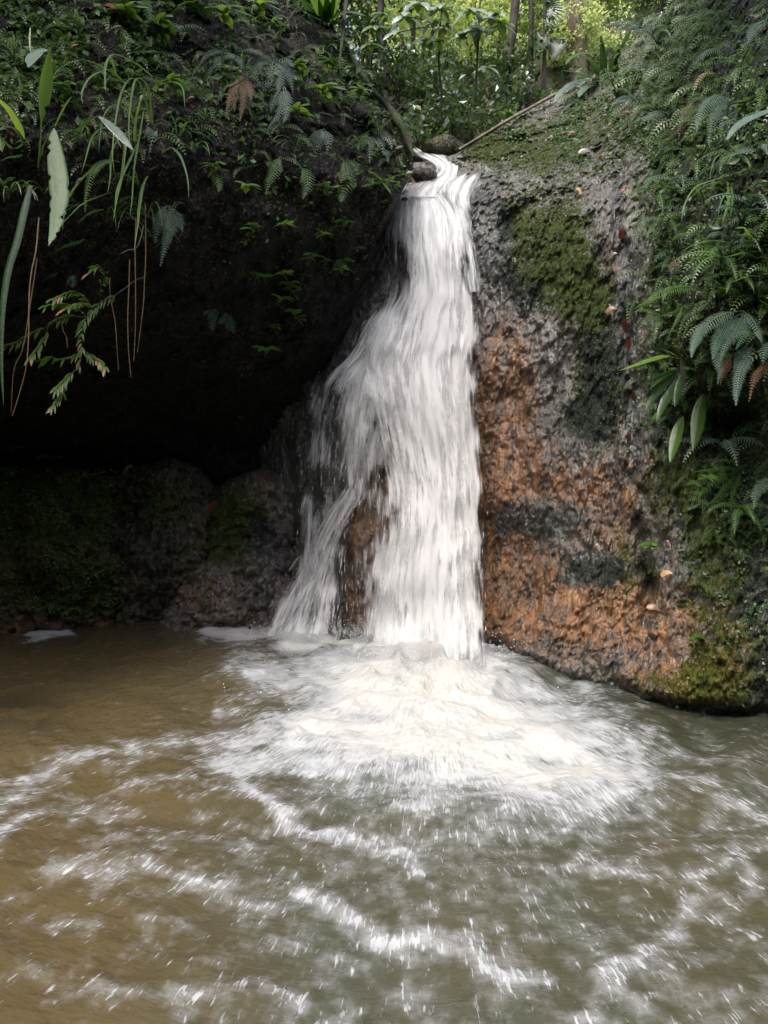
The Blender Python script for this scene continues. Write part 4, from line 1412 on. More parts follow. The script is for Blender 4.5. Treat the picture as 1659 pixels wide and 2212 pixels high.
TUF = [proto_tuft('grass', 9, .34, 81), proto_tuft('leaf', 7, .26, 82, .016), proto_tuft('grass', 6, .5, 83, .009, 60, (40, 70))]
TL = [(200, 320, 'grass tuft hanging under the broad pleated leaf'), (95, 420, 'grass tuft behind the torn grey-green leaf'), (385, 300, 'grass tuft at the right side of the sedge clump'), (445, 260, 'grass tuft under the grey-green fern'),
      (30, 130, 'grass tuft in the upper corner beside the folded leaf'), (170, 60, 'grass tuft under the topmost sprigs near the corner'), (540, 60, 'grass tuft at the cliff top left of the slanting twig'), (680, 130, 'grass tuft under the rosette of strap leaves'),
      (300, 400, 'hanging grass in front of the root tangle'), (640, 320, 'grass tuft over the two single fronds'), (780, 330, 'grass tuft near the cliff edge by the fall'), (420, 330, 'grass tuft at the lower lip of the leafy part'),
      (230, 480, 'long thin grass among the hanging roots'), (320, 470, 'long thin grass on the right of the hanging roots'), (20, 430, 'grass at the picture edge under the bright strap leaves')]
for i, (x, y, lab) in enumerate(TL):
    put(TUF[2 if x in (300, 230, 320) else i % 2], P(x, y, sL(x, y) - .04), random.uniform(-50, 50), random.uniform(.8, 1.2), lab, 'grass tufts on the dark cliff')
SEED = [(530, 420, 'lit seedling on the black wall, above the row of hanging fronds'), (535, 512, 'faint seedling right of the blue-green hanging fern'), (575, 615, 'seedling with a drooping leaf over the pair of pale ferns'),
        (622, 606, 'bright seedling in the middle of the black wall'), (645, 648, 'faint seedling below the bright middle one'), (700, 578, 'largest bright seedling left of the fall'),
        (690, 520, 'seedling beneath the ladder-like fern'), (736, 508, 'seedling highest of those beside the fall'), (560, 612, 'small seedling at the left of the wall group'), (600, 662, 'seedling with bright pointed leaf over the hollow'),
        (628, 640, 'small dark seedling between two brighter ones'), (655, 702, 'faint lowest seedling with thin stem'), (572, 770, 'tiny seedling alone far down the black wall'), (662, 576, 'seedling next to the largest bright one'),
        (640, 690, 'faint seedling under the bright middle seedling'), (745, 595, 'small seedling by the brown-green fern'), (710, 425, 'seedling beside the ladder-like frond'), (755, 410, 'leafy seedling under the perch plant'),
        (625, 500, 'seedling half hidden on the dark wall below the two single fronds'), (470, 395, 'seedling beside the half-lit frond'), (600, 720, 'faint seedling near the bottom of the black wall')]
for i, (x, y, lab) in enumerate(SEED):
    put(protoS[(0, 1, 2)[i % 3]], P(x, y, sL(x, y) - .08), random.uniform(-70, 70), random.uniform(1.1, 1.5), lab, 'seedlings on the black wall')
for x, y, sc, lab in ((30, 985, 1.6, 'tallest seedling on top of the mossy boulder'), (88, 1000, 1.2, 'dark seedling in the middle of the mossy boulder top'), (122, 998, .9, 'small seedling at the right end of the mossy boulder top'),
                      (10, 1030, 1.5, 'seedling at the picture edge on the mossy boulder'), (205, 1122, .9, 'lone bright seedling on the side of the boulders'), (250, 1140, .6, 'tiny bright seedling beside the lone one on the boulders'),
                      (310, 1030, .6, 'tiny seedling on the dark rounded boulder')):
    Yq = float(min(bA(x, y), bB(x, y) if x > 195 else 9)) - .12
    put(protoS[2 if x in (205, 250) else 3], P(x, y, Yq), random.uniform(-60, 60), sc, lab, 'seedlings on the boulders')

# mossy trunk along the crest of the cliff, bent twigs
CT = [(735, 62), (752, 105), (775, 150), (805, 195), (838, 232), (862, 265), (880, 300), (893, 338)]
yc = np.array([sL(min(x, 872), y) for x, y in CT]) - .02
t = thing('leaning_log', 'thin mossy trunk leaning along the edge of the dark cliff down to the fall', 'trunk', P(*CT[0], yc[0]))
mb = MB()
a = np.array(CT, float)
mb.tube(catmull(P(a[:, 0], a[:, 1], yc - .03), 40), np.concatenate([np.linspace(.014, .030, 34), np.linspace(.03, .004, 6)]), 8, .6, 3)
mb.build('trunk', M['mossbark'], t)
for pts, lab, w in (([(748, 0), (742, 60), (735, 120), (728, 190)], 'upright dark stem at the top of the cliff before the mossy trunk', .016), ([(640, 20), (610, 60), (585, 90)], 'slanting bare twig at the top of the cliff', .008),
                    ([(690, 245), (712, 250), (720, 258), (700, 272)], 'bent mossy rootlet on the cliff', .010), ([(495, 190), (530, 170), (548, 150)], 'thin bare twig beside the withered fronds', .004),
                    ([(388, 130), (402, 160), (418, 190), (434, 208)], 'thin arching stem with a yellow leaf tip right of the sedge clump', .003)):
    y0 = sL(pts[0][0], pts[0][1]) - .2
    t = thing('twig', lab, 'twig', P(*pts[0], y0))
    mb = MB()
    mb.tube(catmull(path3(pts, y0, sL(*pts[-1]) - .15), 14), np.linspace(w, w * .6, 14), 6, .2, 4)
    mb.build('branch', M['mossbark'], t)

# ================================================================ right bank
YP = 7.75
t = plant('strap_leaf_plant', 'big dark green plant with arching strap leaves on the crest beside the tall trunk', 'plant', (1296, 172), YP)
for pts, w, m in (([(1304, 170), (1305, 130), (1302, 100), (1298, 74)], 17, 'leaf_dark'), ([(1325, 140), (1336, 112), (1319, 92), (1304, 89), (1288, 100)], 15, 'leaf'),
                  ([(1318, 150), (1328, 122), (1346, 90), (1366, 60)], 22, 'leaf_dark'), ([(1310, 122), (1290, 113), (1256, 113), (1232, 124), (1222, 140)], 16, 'leaf'),
                  ([(1296, 165), (1284, 135), (1272, 124), (1256, 119)], 17, 'leaf_dark'), ([(1296, 172), (1262, 162), (1238, 154), (1212, 152)], 14, 'leaf_dark'),
                  ([(1275, 172), (1250, 172), (1220, 189), (1204, 206), (1197, 222)], 17, 'leaf_blue'), ([(1292, 182), (1268, 184), (1256, 196), (1250, 210)], 17, 'leaf_blue'),
                  ([(1300, 165), (1306, 178), (1308, 192), (1304, 204)], 20, 'leaf_blue'), ([(1270, 206), (1250, 212), (1232, 224), (1214, 238)], 11, 'leaf_blue'),
                  ([(1312, 160), (1330, 145), (1348, 136), (1362, 138)], 10, 'leaf')):
    leaf_part(t, pts, YP, YP - .3, w, m, 'strap', fold=.3, n=16)
YQ = sR(1670, 240) - .35
t = plant('strap_leaf_plant', 'long pale wet leaf reaching in over the bank from the picture edge', 'plant', (1690, 232), YQ)
leaf_part(t, [(1700, 226), (1659, 237), (1618, 253), (1588, 275), (1570, 303)], YQ, YQ - .15, 26, 'leaf_blue', 'lance', fold=.2, n=20, nrm=(-.3, -.6, .75))
YQ = sR(1590, 380) - .05
t = plant('grass_clump', 'clump of thin arching grass blades on the bank under the long pale leaf', 'grass', (1586, 380), YQ)
for pts, w in (([(1588, 380), (1574, 350), (1557, 333), (1541, 350), (1533, 385)], 5), ([(1572, 392), (1574, 430), (1566, 465), (1558, 486)], 6), ([(1570, 380), (1535, 390), (1500, 406), (1478, 445), (1472, 480)], 5),
               ([(1590, 400), (1555, 392), (1520, 402), (1490, 430)], 4), ([(1585, 400), (1560, 430), (1551, 470)], 4), ([(1580, 395), (1582, 440), (1575, 480)], 5)):
    leaf_part(t, pts, YQ, YQ - .2, w, 'grass', 'blade', 'blade', fold=.3, n=16)
YQ = sR(1625, 525) - .05
t = plant('strap_leaf_plant', 'yellow-green bent leaf with thin arching blades, half-way up the bank at the picture edge', 'plant', (1625, 525), YQ)
leaf_part(t, [(1626, 526), (1618, 502), (1606, 490), (1588, 494)], YQ, YQ - .12, 13, 'leaf_bright', 'strap')
for pts, w in (([(1600, 535), (1570, 522), (1530, 520), (1495, 530), (1470, 545)], 5), ([(1640, 560), (1610, 545), (1580, 552), (1545, 556)], 8), ([(1659, 600), (1620, 595), (1590, 606), (1570, 612)], 5)):
    leaf_part(t, pts, YQ, YQ - .18, w, 'leaf', 'blade')
YQ = sR(1466, 790) - .1
t = plant('strap_leaf_plant', 'light green strap leaf stretching left across the wet rock from the bank', 'plant', (1470, 776), YQ)
leaf_part(t, [(1472, 776), (1440, 768), (1408, 775), (1372, 788), (1337, 801)], YQ, YQ - .25, 13, 'leaf_bright', 'lance', n=16, nrm=(0, -.6, .8))
leaf_part(t, [(1466, 772), (1450, 761), (1433, 756)], YQ, YQ - .12, 9, 'leaf_bright', 'lance')
YQ = sR(1470, 850) - .12
t = plant('palm_seedling', 'dark palm seedling hanging pleated leaves over the recess in the bank', 'plant', (1476, 840), YQ)
for pts, w, m, pl in (([(1519, 849), (1511, 890), (1505, 930), (1497, 974)], 30, 'leaf', .12), ([(1476, 898), (1464, 930), (1455, 965), (1447, 1000)], 24, 'leaf', .12), ([(1452, 880), (1436, 888), (1420, 898), (1406, 908)], 17, 'leaf', .12),
                      ([(1470, 795), (1440, 806), (1410, 818), (1384, 834)], 9, 'leaf_dark', 0), ([(1466, 800), (1435, 830), (1410, 860), (1394, 890)], 16, 'leaf_dark', 0), ([(1468, 805), (1450, 840), (1432, 875), (1418, 912)], 20, 'leaf_dark', 0),
                      ([(1472, 805), (1465, 845), (1458, 880)], 16, 'leaf_dark', 0), ([(1466, 795), (1430, 815), (1402, 842)], 10, 'fern_green', 0)):
    leaf_part(t, pts, YQ, YQ - .12, w, m, 'lance', fold=.15, pleat=pl, n=18, nrm=(-.2, -1, .4))
mb = MB()
mb.tube(catmull(path3([(1480, 760), (1478, 800), (1476, 845)], YQ + .03, YQ), 10), np.linspace(.02, .03, 10), 7, .4, 8)
mb.build('stem', M['bark_dark'], t)

FR = [
    ('large pinnate fern frond with water drops, arching left from the bank', 'fern_green', (1512, 626), [([(1516, 626), (1490, 620), (1462, 622), (1430, 632), (1400, 650), (1372, 666)], 46)]),
    ('slender fern frond under the large pinnate one', 'fern_green', (1470, 672), [([(1474, 668), (1450, 676), (1430, 682), (1402, 690)], 12), ([(1474, 664), (1466, 685), (1455, 706), (1436, 742)], 13)]),
    ('slender drooping fern right of the large pinnate frond', 'fern_green', (1502, 662), [([(1503, 660), (1496, 685), (1484, 706), (1474, 735)], 14), ([(1500, 664), (1480, 690), (1462, 730)], 12)]),
    ('thin upright-creeping fern on the mossy bank above the large frond', 'fern_green', (1534, 596), [([(1534, 596), (1512, 575), (1488, 555)], 14), ([(1495, 612), (1484, 594), (1466, 585), (1434, 586)], 12)]),
    ('small curled brown frond on the mossy bank', 'dead', (1474, 568), [([(1476, 566), (1462, 568), (1452, 574), (1444, 584)], 22)]),
    ('wide feathery grey fern spilling over the bank above the recess', 'fern_grey', (1600, 672),
     [([(1602, 672), (1560, 680), (1520, 708), (1500, 740), (1494, 772)], 46), ([(1602, 676), (1570, 700), (1548, 735), (1540, 775)], 46), ([(1605, 676), (1590, 710), (1570, 740), (1556, 780)], 44),
      ([(1606, 676), (1610, 715), (1590, 755)], 40), ([(1604, 672), (1625, 690), (1640, 718), (1646, 740)], 34), ([(1555, 740), (1550, 770), (1556, 800), (1550, 830)], 30)]),
    ('dark feathery fern hanging into the recess', 'fern_grey', (1625, 740), [([(1630, 735), (1615, 770), (1600, 800), (1592, 840), (1590, 876)], 44), ([(1620, 740), (1600, 770), (1585, 800)], 36)]),
    ('feathery fern at the picture edge beside the dark recess', 'fern_grey', (1668, 740), [([(1672, 735), (1655, 755), (1648, 785)], 40)]),
    ('brown dead fern frond hanging at the left of the recess', 'dead', (1580, 770), [([(1582, 768), (1570, 785), (1562, 806), (1556, 832)], 32)]),
    ('brown dead fern frond hanging at the picture edge', 'dead', (1662, 778), [([(1668, 776), (1648, 796), (1630, 820), (1618, 868)], 34)]),
    ('bright leafy fern with small leaflets low on the bank', 'leaf', (1590, 1010), [([(1605, 1015), (1570, 1010), (1530, 1015), (1496, 1020)], 20), ([(1600, 1020), (1560, 1030), (1520, 1060), (1508, 1078)], 22), ([(1600, 1020), (1570, 1050), (1545, 1080), (1520, 1095)], 22), ([(1605, 1015), (1580, 995), (1550, 995)], 18), ([(1600, 1020), (1590, 1050), (1575, 1090)], 22)]),
    ('grey fern hanging at the picture edge, low on the bank', 'fern_grey', (1660, 1040), [([(1680, 1030), (1655, 1042), (1635, 1065), (1628, 1100)], 40)]),
    ('small bright fern sprig at the picture edge, above the low leafy fern', 'leaf_bright', (1650, 935), [([(1675, 940), (1650, 935), (1612, 928)], 14)]),
    ('grey-green fern arching over the crest below the upper corner', 'fern_grey', (1440, 40), [([(1470, 60), (1450, 40), (1420, 45), (1395, 62)], 34), ([(1470, 60), (1455, 30), (1430, 15)], 30)]),
    ('fern with level fronds in the crest thicket, nearest the strap-leaved plant', 'fern_grey', (1400, 140), [([(1420, 150), (1400, 138), (1370, 142), (1345, 155)], 28), ([(1420, 152), (1405, 160), (1380, 175)], 26), ([(1420, 150), (1430, 130), (1425, 110)], 24)]),
    ('pale fern sweeping left across the upper bank', 'fern_green', (1540, 36), [([(1560, 20), (1510, 30), (1470, 45), (1415, 72)], 34), ([(1560, 24), (1530, 50), (1490, 60)], 30)]),
    ('fern over the brown fronds on the upper bank', 'fern_grey', (1555, 105), [([(1575, 110), (1545, 105), (1520, 118), (1500, 140)], 34), ([(1575, 112), (1560, 130), (1545, 150)], 30)]),
    ('arched tan frond curving over the upper bank', 'dead_pale', (1543, 157), [([(1546, 168), (1540, 156), (1520, 160), (1505, 180), (1496, 206)], 22)]),
    ('brown hanging frond below the arched tan one', 'dead', (1496, 222), [([(1500, 218), (1488, 235), (1474, 265), (1466, 300)], 36), ([(1500, 222), (1494, 260), (1490, 300), (1486, 330)], 28)]),
    ('blue-grey fern mass hanging over the bank left of the long pale leaf', 'fern_grey', (1560, 215), [([(1575, 200), (1556, 225), (1540, 260), (1530, 310)], 46), ([(1575, 205), (1565, 240), (1560, 290)], 42), ([(1570, 200), (1535, 215), (1512, 250), (1505, 285)], 40), ([(1580, 205), (1590, 235), (1588, 270)], 36)]),
    ('small fern on the bank beneath the hanging brown frond', 'fern_green', (1440, 330), [([(1460, 325), (1440, 335), (1425, 355)], 24), ([(1462, 325), (1450, 350), (1440, 375)], 24), ([(1462, 322), (1445, 318), (1425, 325)], 20)]),
    ('fern drooping over the gully between rock face and bank', 'fern_green', (1405, 380), [([(1425, 370), (1405, 385), (1395, 410)], 26), ([(1425, 368), (1412, 368), (1395, 375)], 20)]),
    ('tiny bright fern high on the bank under the picture corner', 'fern_green', (1640, 190), [([(1655, 185), (1645, 205), (1640, 232)], 30)]),
    ('dark fern in the shade of the upper corner', 'fern_grey', (1640, 60), [([(1660, 40), (1630, 60), (1615, 95)], 40), ([(1665, 50), (1650, 90), (1645, 130)], 40)]),
    ('fern frond standing out against the bright forest above the crest', 'fern_grey', (1370, 55), [([(1400, 75), (1370, 50), (1330, 48), (1285, 64)], 30), ([(1400, 75), (1380, 62), (1350, 62)], 26)]),
    ('little fern on the mossy bank near the yellow-green leaf', 'fern_green', (1500, 500), [([(1515, 490), (1495, 500), (1480, 520)], 28), ([(1515, 492), (1510, 515), (1500, 535)], 26), ([(1515, 490), (1498, 486), (1478, 492)], 22)]),
    ('fern with fine leaflets at the head of the dark seam', 'fern_grey', (1430, 550), [([(1450, 540), (1430, 548), (1412, 565)], 26), ([(1450, 542), (1440, 565), (1430, 590)], 26)]),
]
for lab, mat, at, fr_ in FR:
    y0 = sR(at[0], at[1]) - .04
    t = plant('fern', lab, 'fern', at, y0, 'ferns on the right bank')
    for pts, w in fr_:
        ln = np.hypot(*np.diff(np.array(pts), axis=0).T).sum()
        frond_part(t, pts, y0, y0 - .0020 * ln, w * 1.1, mat, int(max(8, ln / 5.2)), nrm=(-.1, -.75, .65), lean=.6)

# smaller ferns and sprigs scattered over the bank, each told by its neighbours
PF = [proto_fern('fern_green', [(-60, 40, -40, .16), (10, 35, -50, .18), (70, 40, -35, .15), (-20, 10, -70, .17), (40, 0, -70, .14)], .34, 13, 71),
      proto_fern('fern_grey', [(-75, 30, -30, .2), (-30, 30, -60, .2), (25, 25, -60, .2), (65, 30, -30, .18)], .36, 14, 72),
      proto_fern('fern_green', [(-40, 50, -20, .13), (30, 50, -20, .13), (0, 0, -80, .14)], .4, 11, 73)]
SF = [(1330, 205, 'fern just below the strap-leaved plant'), (1375, 220, 'fern on the leafy slope right of the strap-leaved plant'), (1420, 205, 'fern in the thicket left of the hanging brown frond'), (1350, 175, 'fern at the foot of the crest thicket'),
      (1445, 255, 'fern over the brown leaf litter on the slope'), (1395, 300, 'fern at the top of the dark gully'), (1425, 430, 'fern on the gully edge level with the moss patch'), (1470, 400, 'fern left of the thin grass clump'),
      (1520, 440, 'fern under the thin grass clump'), (1560, 560, 'fern below the thin arching blades'), (1620, 450, 'fern in the shade beneath the long pale leaf'), (1640, 640, 'fern above the wide feathery one at the picture edge'),
      (1540, 300, 'fern among the blue-grey fern mass'), (1480, 460, 'fern half-way up the mossy bank'), (1450, 620, 'fern behind the large pinnate frond'), (1590, 340, 'fern in the hollow under the long pale leaf'),
      (1640, 330, 'fern at the picture edge under the long pale leaf'), (1480, 100, 'fern high in the crest thicket'), (1520, 80, 'fern between the sweeping pale fern and the upper corner'), (1420, 95, 'fern against the light at the crest'),
      (1600, 150, 'fern on the shaded upper bank near the tan frond'), (1600, 1100, 'fern low on the bank under the bright leafy one'), (1560, 960, 'fern in the mouth of the recess'), (1640, 1140, 'fern at the picture edge above the waterline rocks'),
      (1450, 160, 'fern beside the arched tan frond'), (1385, 60, 'fern at the sunny end of the crest'), (1510, 350, 'fern behind the thin grass clump'), (1600, 600, 'fern above the feathery fern on the bank'), (1580, 530, 'fern next to the yellow-green bent leaf'),
      (1430, 690, 'fern on the moss beside the slender fronds'), (1445, 480, 'fern at the edge of the dark seam'), (1600, 480, 'fern between two grass blades on the bank')]
for i, (x, y, lab) in enumerate(SF):
    put(PF[i % 3], P(x, y, sR(x, y) - .03), random.uniform(-50, 40), random.uniform(.75, 1.25) * (1.9 if y < 260 else 1.5), lab, 'small ferns on the right bank')
SS = [(1560, 640, 'yellow-green sprig right of the large pinnate frond'), (1610, 570, 'sprig in the middle of the bank by the bent leaf'), (1480, 545, 'sprig over the curled brown frond'), (1655, 1240, 'pale seedling low at the picture edge'),
      (1405, 1195, 'tiny seedling beside the golden leaf on the rock'), (1500, 1390, 'bright seedling near the waterline of the bank'), (1520, 1045, 'sprig among the bright leafy fern'), (1540, 420, 'sprig under the arching grass'),
      (1345, 262, 'sprig on the leafy slope above the grey leaf'), (1395, 240, 'sprig beside the brown leaf litter'), (1255, 252, 'sprig on the shoulder of the rock'), (1310, 240, 'sprig beneath the glossy strap leaves'),
      (1620, 740, 'sprig in the feathery fern'), (1590, 250, 'sprig next to the long pale leaf tip'), (1500, 60, 'sprig in the crest thicket'), (1360, 100, 'sprig behind the strap-leaved plant')]
for i, (x, y, lab) in enumerate(SS):
    put(protoS[i % 3], P(x, y, sR(x, y) - .04), random.uniform(-60, 60), random.uniform(.7, 1.1), lab, 'sprigs on the right bank')

# ---------------- fallen leaves
LF = [(1263, 330, 34, 'litter_pale', 'flat grey fallen leaf on the shoulder of the rock', 5), (1250, 414, 22, 'litter_gold', 'curled golden fallen leaf above the moss patch', -50), (1345, 416, 24, 'litter_red', 'red and cream fallen leaf at the head of the dark seam', 10),
      (1356, 352, 26, 'litter_pale', 'wet grey-brown fallen leaf beside the seam', 60), (1345, 505, 34, 'litter_red', 'dark red wet leaf stuck upright in the seam', 70), (1325, 553, 26, 'litter_pale', 'pale crumpled leaf in the seam', 30),
      (1334, 585, 22, 'litter', 'orange fallen leaf on the rock at the seam', 5), (1321, 671, 32, 'litter', 'brown curled leaf lying on the rock over the seam', 15), (1352, 700, 36, 'litter_red', 'long reddish wet leaf in the middle of the seam', 80),
      (1357, 745, 38, 'litter_red', 'dark wet leaf below the long reddish one', 100), (1368, 855, 24, 'litter_red', 'maroon leaf low in the seam', 90), (1325, 230, 20, 'litter', 'orange-brown leaf on the leafy slope', 40), (1352, 246, 24, 'litter', 'folded brown leaf on the leafy slope below the ferns', 15),
      (1410, 262, 26, 'litter', 'wide brown leaf on the slope by the hanging frond', -20), (1300, 340, 20, 'litter', 'tan leaf beside the flat grey one', 50), (1440, 1241, 34, 'litter_gold', 'bright golden crumpled leaf on the lower rock', 10), (1412, 1316, 40, 'litter', 'twisted tan leaf hanging at the rock hollow', -15),
      (1290, 1184, 22, 'litter_pale', 'pink-brown leaf on the glistening rock', -60), (1360, 945, 26, 'litter_red', 'small maroon leaf at the foot of the seam', 75), (1405, 1000, 20, 'litter', 'brown leaf under the hanging pleated leaves', 35), (1442, 1175, 18, 'litter', 'reddish leaf in the crack above the golden one', -60),
      (1404, 1237, 14, 'leaf_bright', 'small yellow-green leaf in the crack', 30), (1405, 1465, 14, 'leaf_bright', 'yellow-green leaf near the waterline', 40), (1190, 300, 18, 'litter', 'brown leaf on the mossy shoulder', 0), (1235, 290, 22, 'litter', 'long tan leaf among the creepers on the shoulder', 25),
      (1145, 908, 14, 'litter_gold', 'small orange leaf on the ochre stain', 80)]
for x, y, L, mat, lab, ang in LF:
    L = L * .82
    y0 = sR(x, y) - .02
    t = plant('fallen_leaf', lab, 'leaf', (x, y), y0, 'fallen leaves on the rock')
    c, s = math.cos(R(ang)) * L / 2, math.sin(R(ang)) * L / 2
    bend = 4
    leaf_part(t, [(x - c, y + s), (x - s * .1, y - bend), (x + c, y - s)], y0, y0 - .03, L * .46, mat, 'ovate', 'blade', fold=-.25, n=12, nrm=(0, -.8, .6))
for x, y, L, mat, lab, ang in ((458, 1096, 36, 'litter_red', 'dark red leaf leaning in the gap between the boulders', 55), (278, 1012, 24, 'litter', 'brown leaf on top of the dark rounded boulder', 30)):
    y0 = float(min(bB(x, y), bC(x, y))) - .22
    t = plant('fallen_leaf', lab, 'leaf', (x, y), y0, 'fallen leaves on the boulders')
    c, s = math.cos(R(ang)) * L / 2, math.sin(R(ang)) * L / 2
    leaf_part(t, [(x - c, y + s), (x, y - 3), (x + c, y - s)], y0, y0 - .03, L * .46, mat, 'ovate', 'blade', fold=-.2, n=12, nrm=(0, -.8, .6))
for x, y, L, mat, lab, ang in ((250, 60, 26, 'litter_pale', 'white wet leaf caught on a twig near the cliff top', 20), (160, 100, 20, 'red', 'bright red young leaf beside the folded leaf', 25), (171, 390, 18, 'litter_pale', 'pale brown leaf behind the sedge blades', 40), (646, 240, 16, 'litter_pale', 'pale hanging leaf on the middle cliff', 90),
                               (147, 308 + 110, 16, 'litter', 'tan dead leaf beside the torn grey-green leaf', 60), (520, 525, 10, 'litter_pale', 'tiny cream leaf on the black wall', 20), (240, 15, 30, 'litter_red', 'dim red leaf at the top picture edge', -20), (412, 212, 16, 'litter_gold', 'yellow leaf at the end of the thin arching stem', 15)):
    y0 = sL(x, y) - .12
    t = plant('fallen_leaf', lab, 'leaf', (x, y), y0, 'loose leaves on the dark cliff')
    c, s = math.cos(R(ang)) * L / 2, math.sin(R(ang)) * L / 2
    leaf_part(t, [(x - c, y + s), (x, y - 2), (x + c, y - s)], y0, y0 - .03, L * .4, mat, 'ovate', 'blade', fold=-.2, n=10, nrm=(0, -.8, .6))

# fallen stick across the stream head
t = thing('fallen_branch', 'bare fallen branch lying along the rock crest above the lip of the fall', 'branch', P(993, 322, 6.9))
mb = MB()
mb.tube(catmull(np.stack([P(990, 324, 6.9), P(1050, 288, 7.1), P(1100, 258, 7.25), P(1140, 236, 7.5), P(1200, 203, 7.8)]), 40), np.linspace(.010, .017, 40), 8, .3, 21)
mb.build('branch', M['stick'], t)
# stones at the stream head
for x, y, Y, rr, lab in ((955, 322, 7.25, .13, 'mossy stone at the head of the stream beside the branch'), (914, 378, 6.62, .075, 'black wet stone splitting the stream at the lip'), (874, 430, 6.3, .018, 'small dark stone poking through the top of the fall')):
    n1, n2 = 28, 20
    U, Vv = np.meshgrid(np.linspace(0, 2 * np.pi, n1), np.linspace(0, np.pi, n2))
    d = np.stack([np.cos(U) * np.sin(Vv) * 1.5, np.sin(U) * np.sin(Vv), np.cos(Vv) * .8], -1)
    d = d * (rr * (.75 + .5 * fbm(d * 2 + rr * 90, 3, 77)))[..., None]
    o = mesh_np('stone', d.reshape(-1, 3), grid_faces(n2, n1), M['boulder'], None, True, {'zone': np.tile([.5 if 'mossy' in lab else 0, 0, .5], (n1 * n2, 1))})
    o.location = tuple(P(x, y, Y))
    tag(o, lab, 'stone', 'stones at the lip of the fall')


# ================================================================ forest behind
def trunk(name, label, pts, Y0, Y1, r0, r1, mat, group='trunks in the forest above the fall', lean=0):
    t = thing(name, label, 'tree', P(pts[0][0], pts[0][1], Y0), group)
    mb = MB()
    a = path3(pts, Y0, Y1)
    n = 50
    mb.tube(catmull(a, n), np.linspace(r0, r1, n), 12, .22, int(pts[0][0]))
    mb.build('trunk', M[mat], t)
    return t


trunk('tree', 'thick pale trunk with mossy bark standing behind the strap-leaved plant', [(1252, 260), (1249, 150), (1244, 0), (1240, -250)], 9.2, 9.2, .108, .10, 'bark')
trunk('tree', 'thin straight dark palm stem, left one of two close together', [(1147, 240), (1146, 150), (1148, 0), (1150, -250)], 8.9, 8.9, .033, .028, 'bark_dark')
trunk('tree', 'thinner straight palm stem, right one of two close together', [(1172, 240), (1176, 130), (1177, 0), (1180, -250)], 8.9, 8.9, .024, .02, 'bark_dark')
trunk('tree', 'dark leaning trunk in the middle of the forest behind the sapling', [(1084, 215), (1096, 130), (1108, 60), (1118, -60), (1125, -250)], 9.0, 9.1, .055, .045, 'bark_dark')
trunk('tree', 'dark trunk at the left, just above the cliff crest', [(838, 190), (828, 120), (822, 50), (826, -100)], 8.6, 8.6, .045, .035, 'bark_dark')
trunk('tree', 'slim upright sapling stem right of the thick pale trunk', [(1312, 150), (1310, 60), (1309, -100)], 10, 10, .018, .014, 'bark_dark')
trunk('tree', 'slim forked stem touching the thick pale trunk', [(1262, 120), (1266, 62), (1282, 32), (1290, 0), (1296, -100)], 10.1, 10.1, .022, .014, 'bark_dark')
trunk('tree', 'slender far trunk between palm stems and thick trunk', [(1215, 230), (1218, 120), (1214, 0), (1216, -150)], 13, 13, .03, .03, 'bark_dark')
trunk('tree', 'far thin trunk left of the palm stems', [(1062, 180), (1060, 90), (1056, 0), (1052, -150)], 13, 13, .04, .035, 'bark_dark')
trunk('tree', 'far thin trunk behind the large-leaved sapling', [(985, 190), (990, 90), (988, 0), (990, -150)], 12, 12, .035, .03, 'bark_dark')
trunk('tree', 'pale far trunk high in the bright forest near the crest ferns', [(1336, 100), (1338, 40), (1334, -100)], 13, 13, .04, .04, 'bark')

# large-leaved saplings
def sapling(label, stem, Y, whorls, mat='sap'):
    t = thing('sapling', label, 'sapling', P(stem[0][0], stem[0][1], Y), 'saplings above the fall')
    mb = MB()
    mb.tube(catmull(path3(stem, Y, Y), 24), np.linspace(.013, .007, 24), 6, .1, 2)
    r = random.Random(int(stem[0][0]))
    for (x, y, n, L) in whorls:
        c = P(x, y, Y - r.uniform(.0, .35))
        q = min(stem, key=lambda s: abs(s[1] - y) + .3 * abs(s[0] - x))
        mb.tube(catmull([P(q[0], q[1], Y), (P(q[0], q[1], Y) + c) / 2 + np.array([0, 0, .02]), c], 8), .005, 5)
    mb.build('stem', M['bark_dark'], t)
    for (x, y, n, L) in whorls:
        c = P(x, y, Y - r.uniform(.0, .35))
        for k in range(n):
            az = k * 360 / n + r.uniform(-25, 25)
            mb = MB()
            p = arc(az, r.uniform(0, 25), r.uniform(-85, -30), L * PXM * Y * r.uniform(.75, 1.2)) + c
            ribbon(mb, p, L * PXM * Y * .48, 'ovate', .18, n=10, nrm=(0, -.6, .8))
            mb.build('leaf', M[mat if r.random() < .75 else 'leaf_bright'], t)
    return t


sapling('tall sapling with whorls of large blue-green leaves, nearest the fall', [(946, 300), (954, 215), (948, 137), (951, 60), (953, -30)], 7.55,
        [(925, 88, 9, 46), (880, 36, 8, 46), (955, 18, 8, 44), (905, 10, 7, 40), (958, 60, 6, 38), (940, 45, 6, 36), (862, 70, 5, 34)])
sapling('sapling with large wet shining leaves left of the palm stems', [(1025, 260), (1030, 150), (1034, 70), (1038, -20)], 7.9,
        [(1030, 62, 10, 44), (1066, 36, 9, 44), (1018, 25, 8, 40), (1082, 52, 6, 42), (1000, 75, 6, 34)])
sapling('low sapling with one whorl of grey-blue leaves over the dead palm frond', [(1052, 250), (1052, 200), (1052, 150)], 8.3, [(1050, 146, 8, 32)])
sapling('low broad-leaved plant at the stream head beside the fallen branch', [(1098, 262), (1097, 245)], 7.9, [(1097, 243, 7, 30)], 'leaf')
sapling('young plant with drooping leaves left of the large sapling stem', [(800, 150), (806, 100), (812, 60)], 8.0, [(812, 58, 7, 34), (800, 96, 6, 28), (830, 30, 7, 34)], 'leaf')

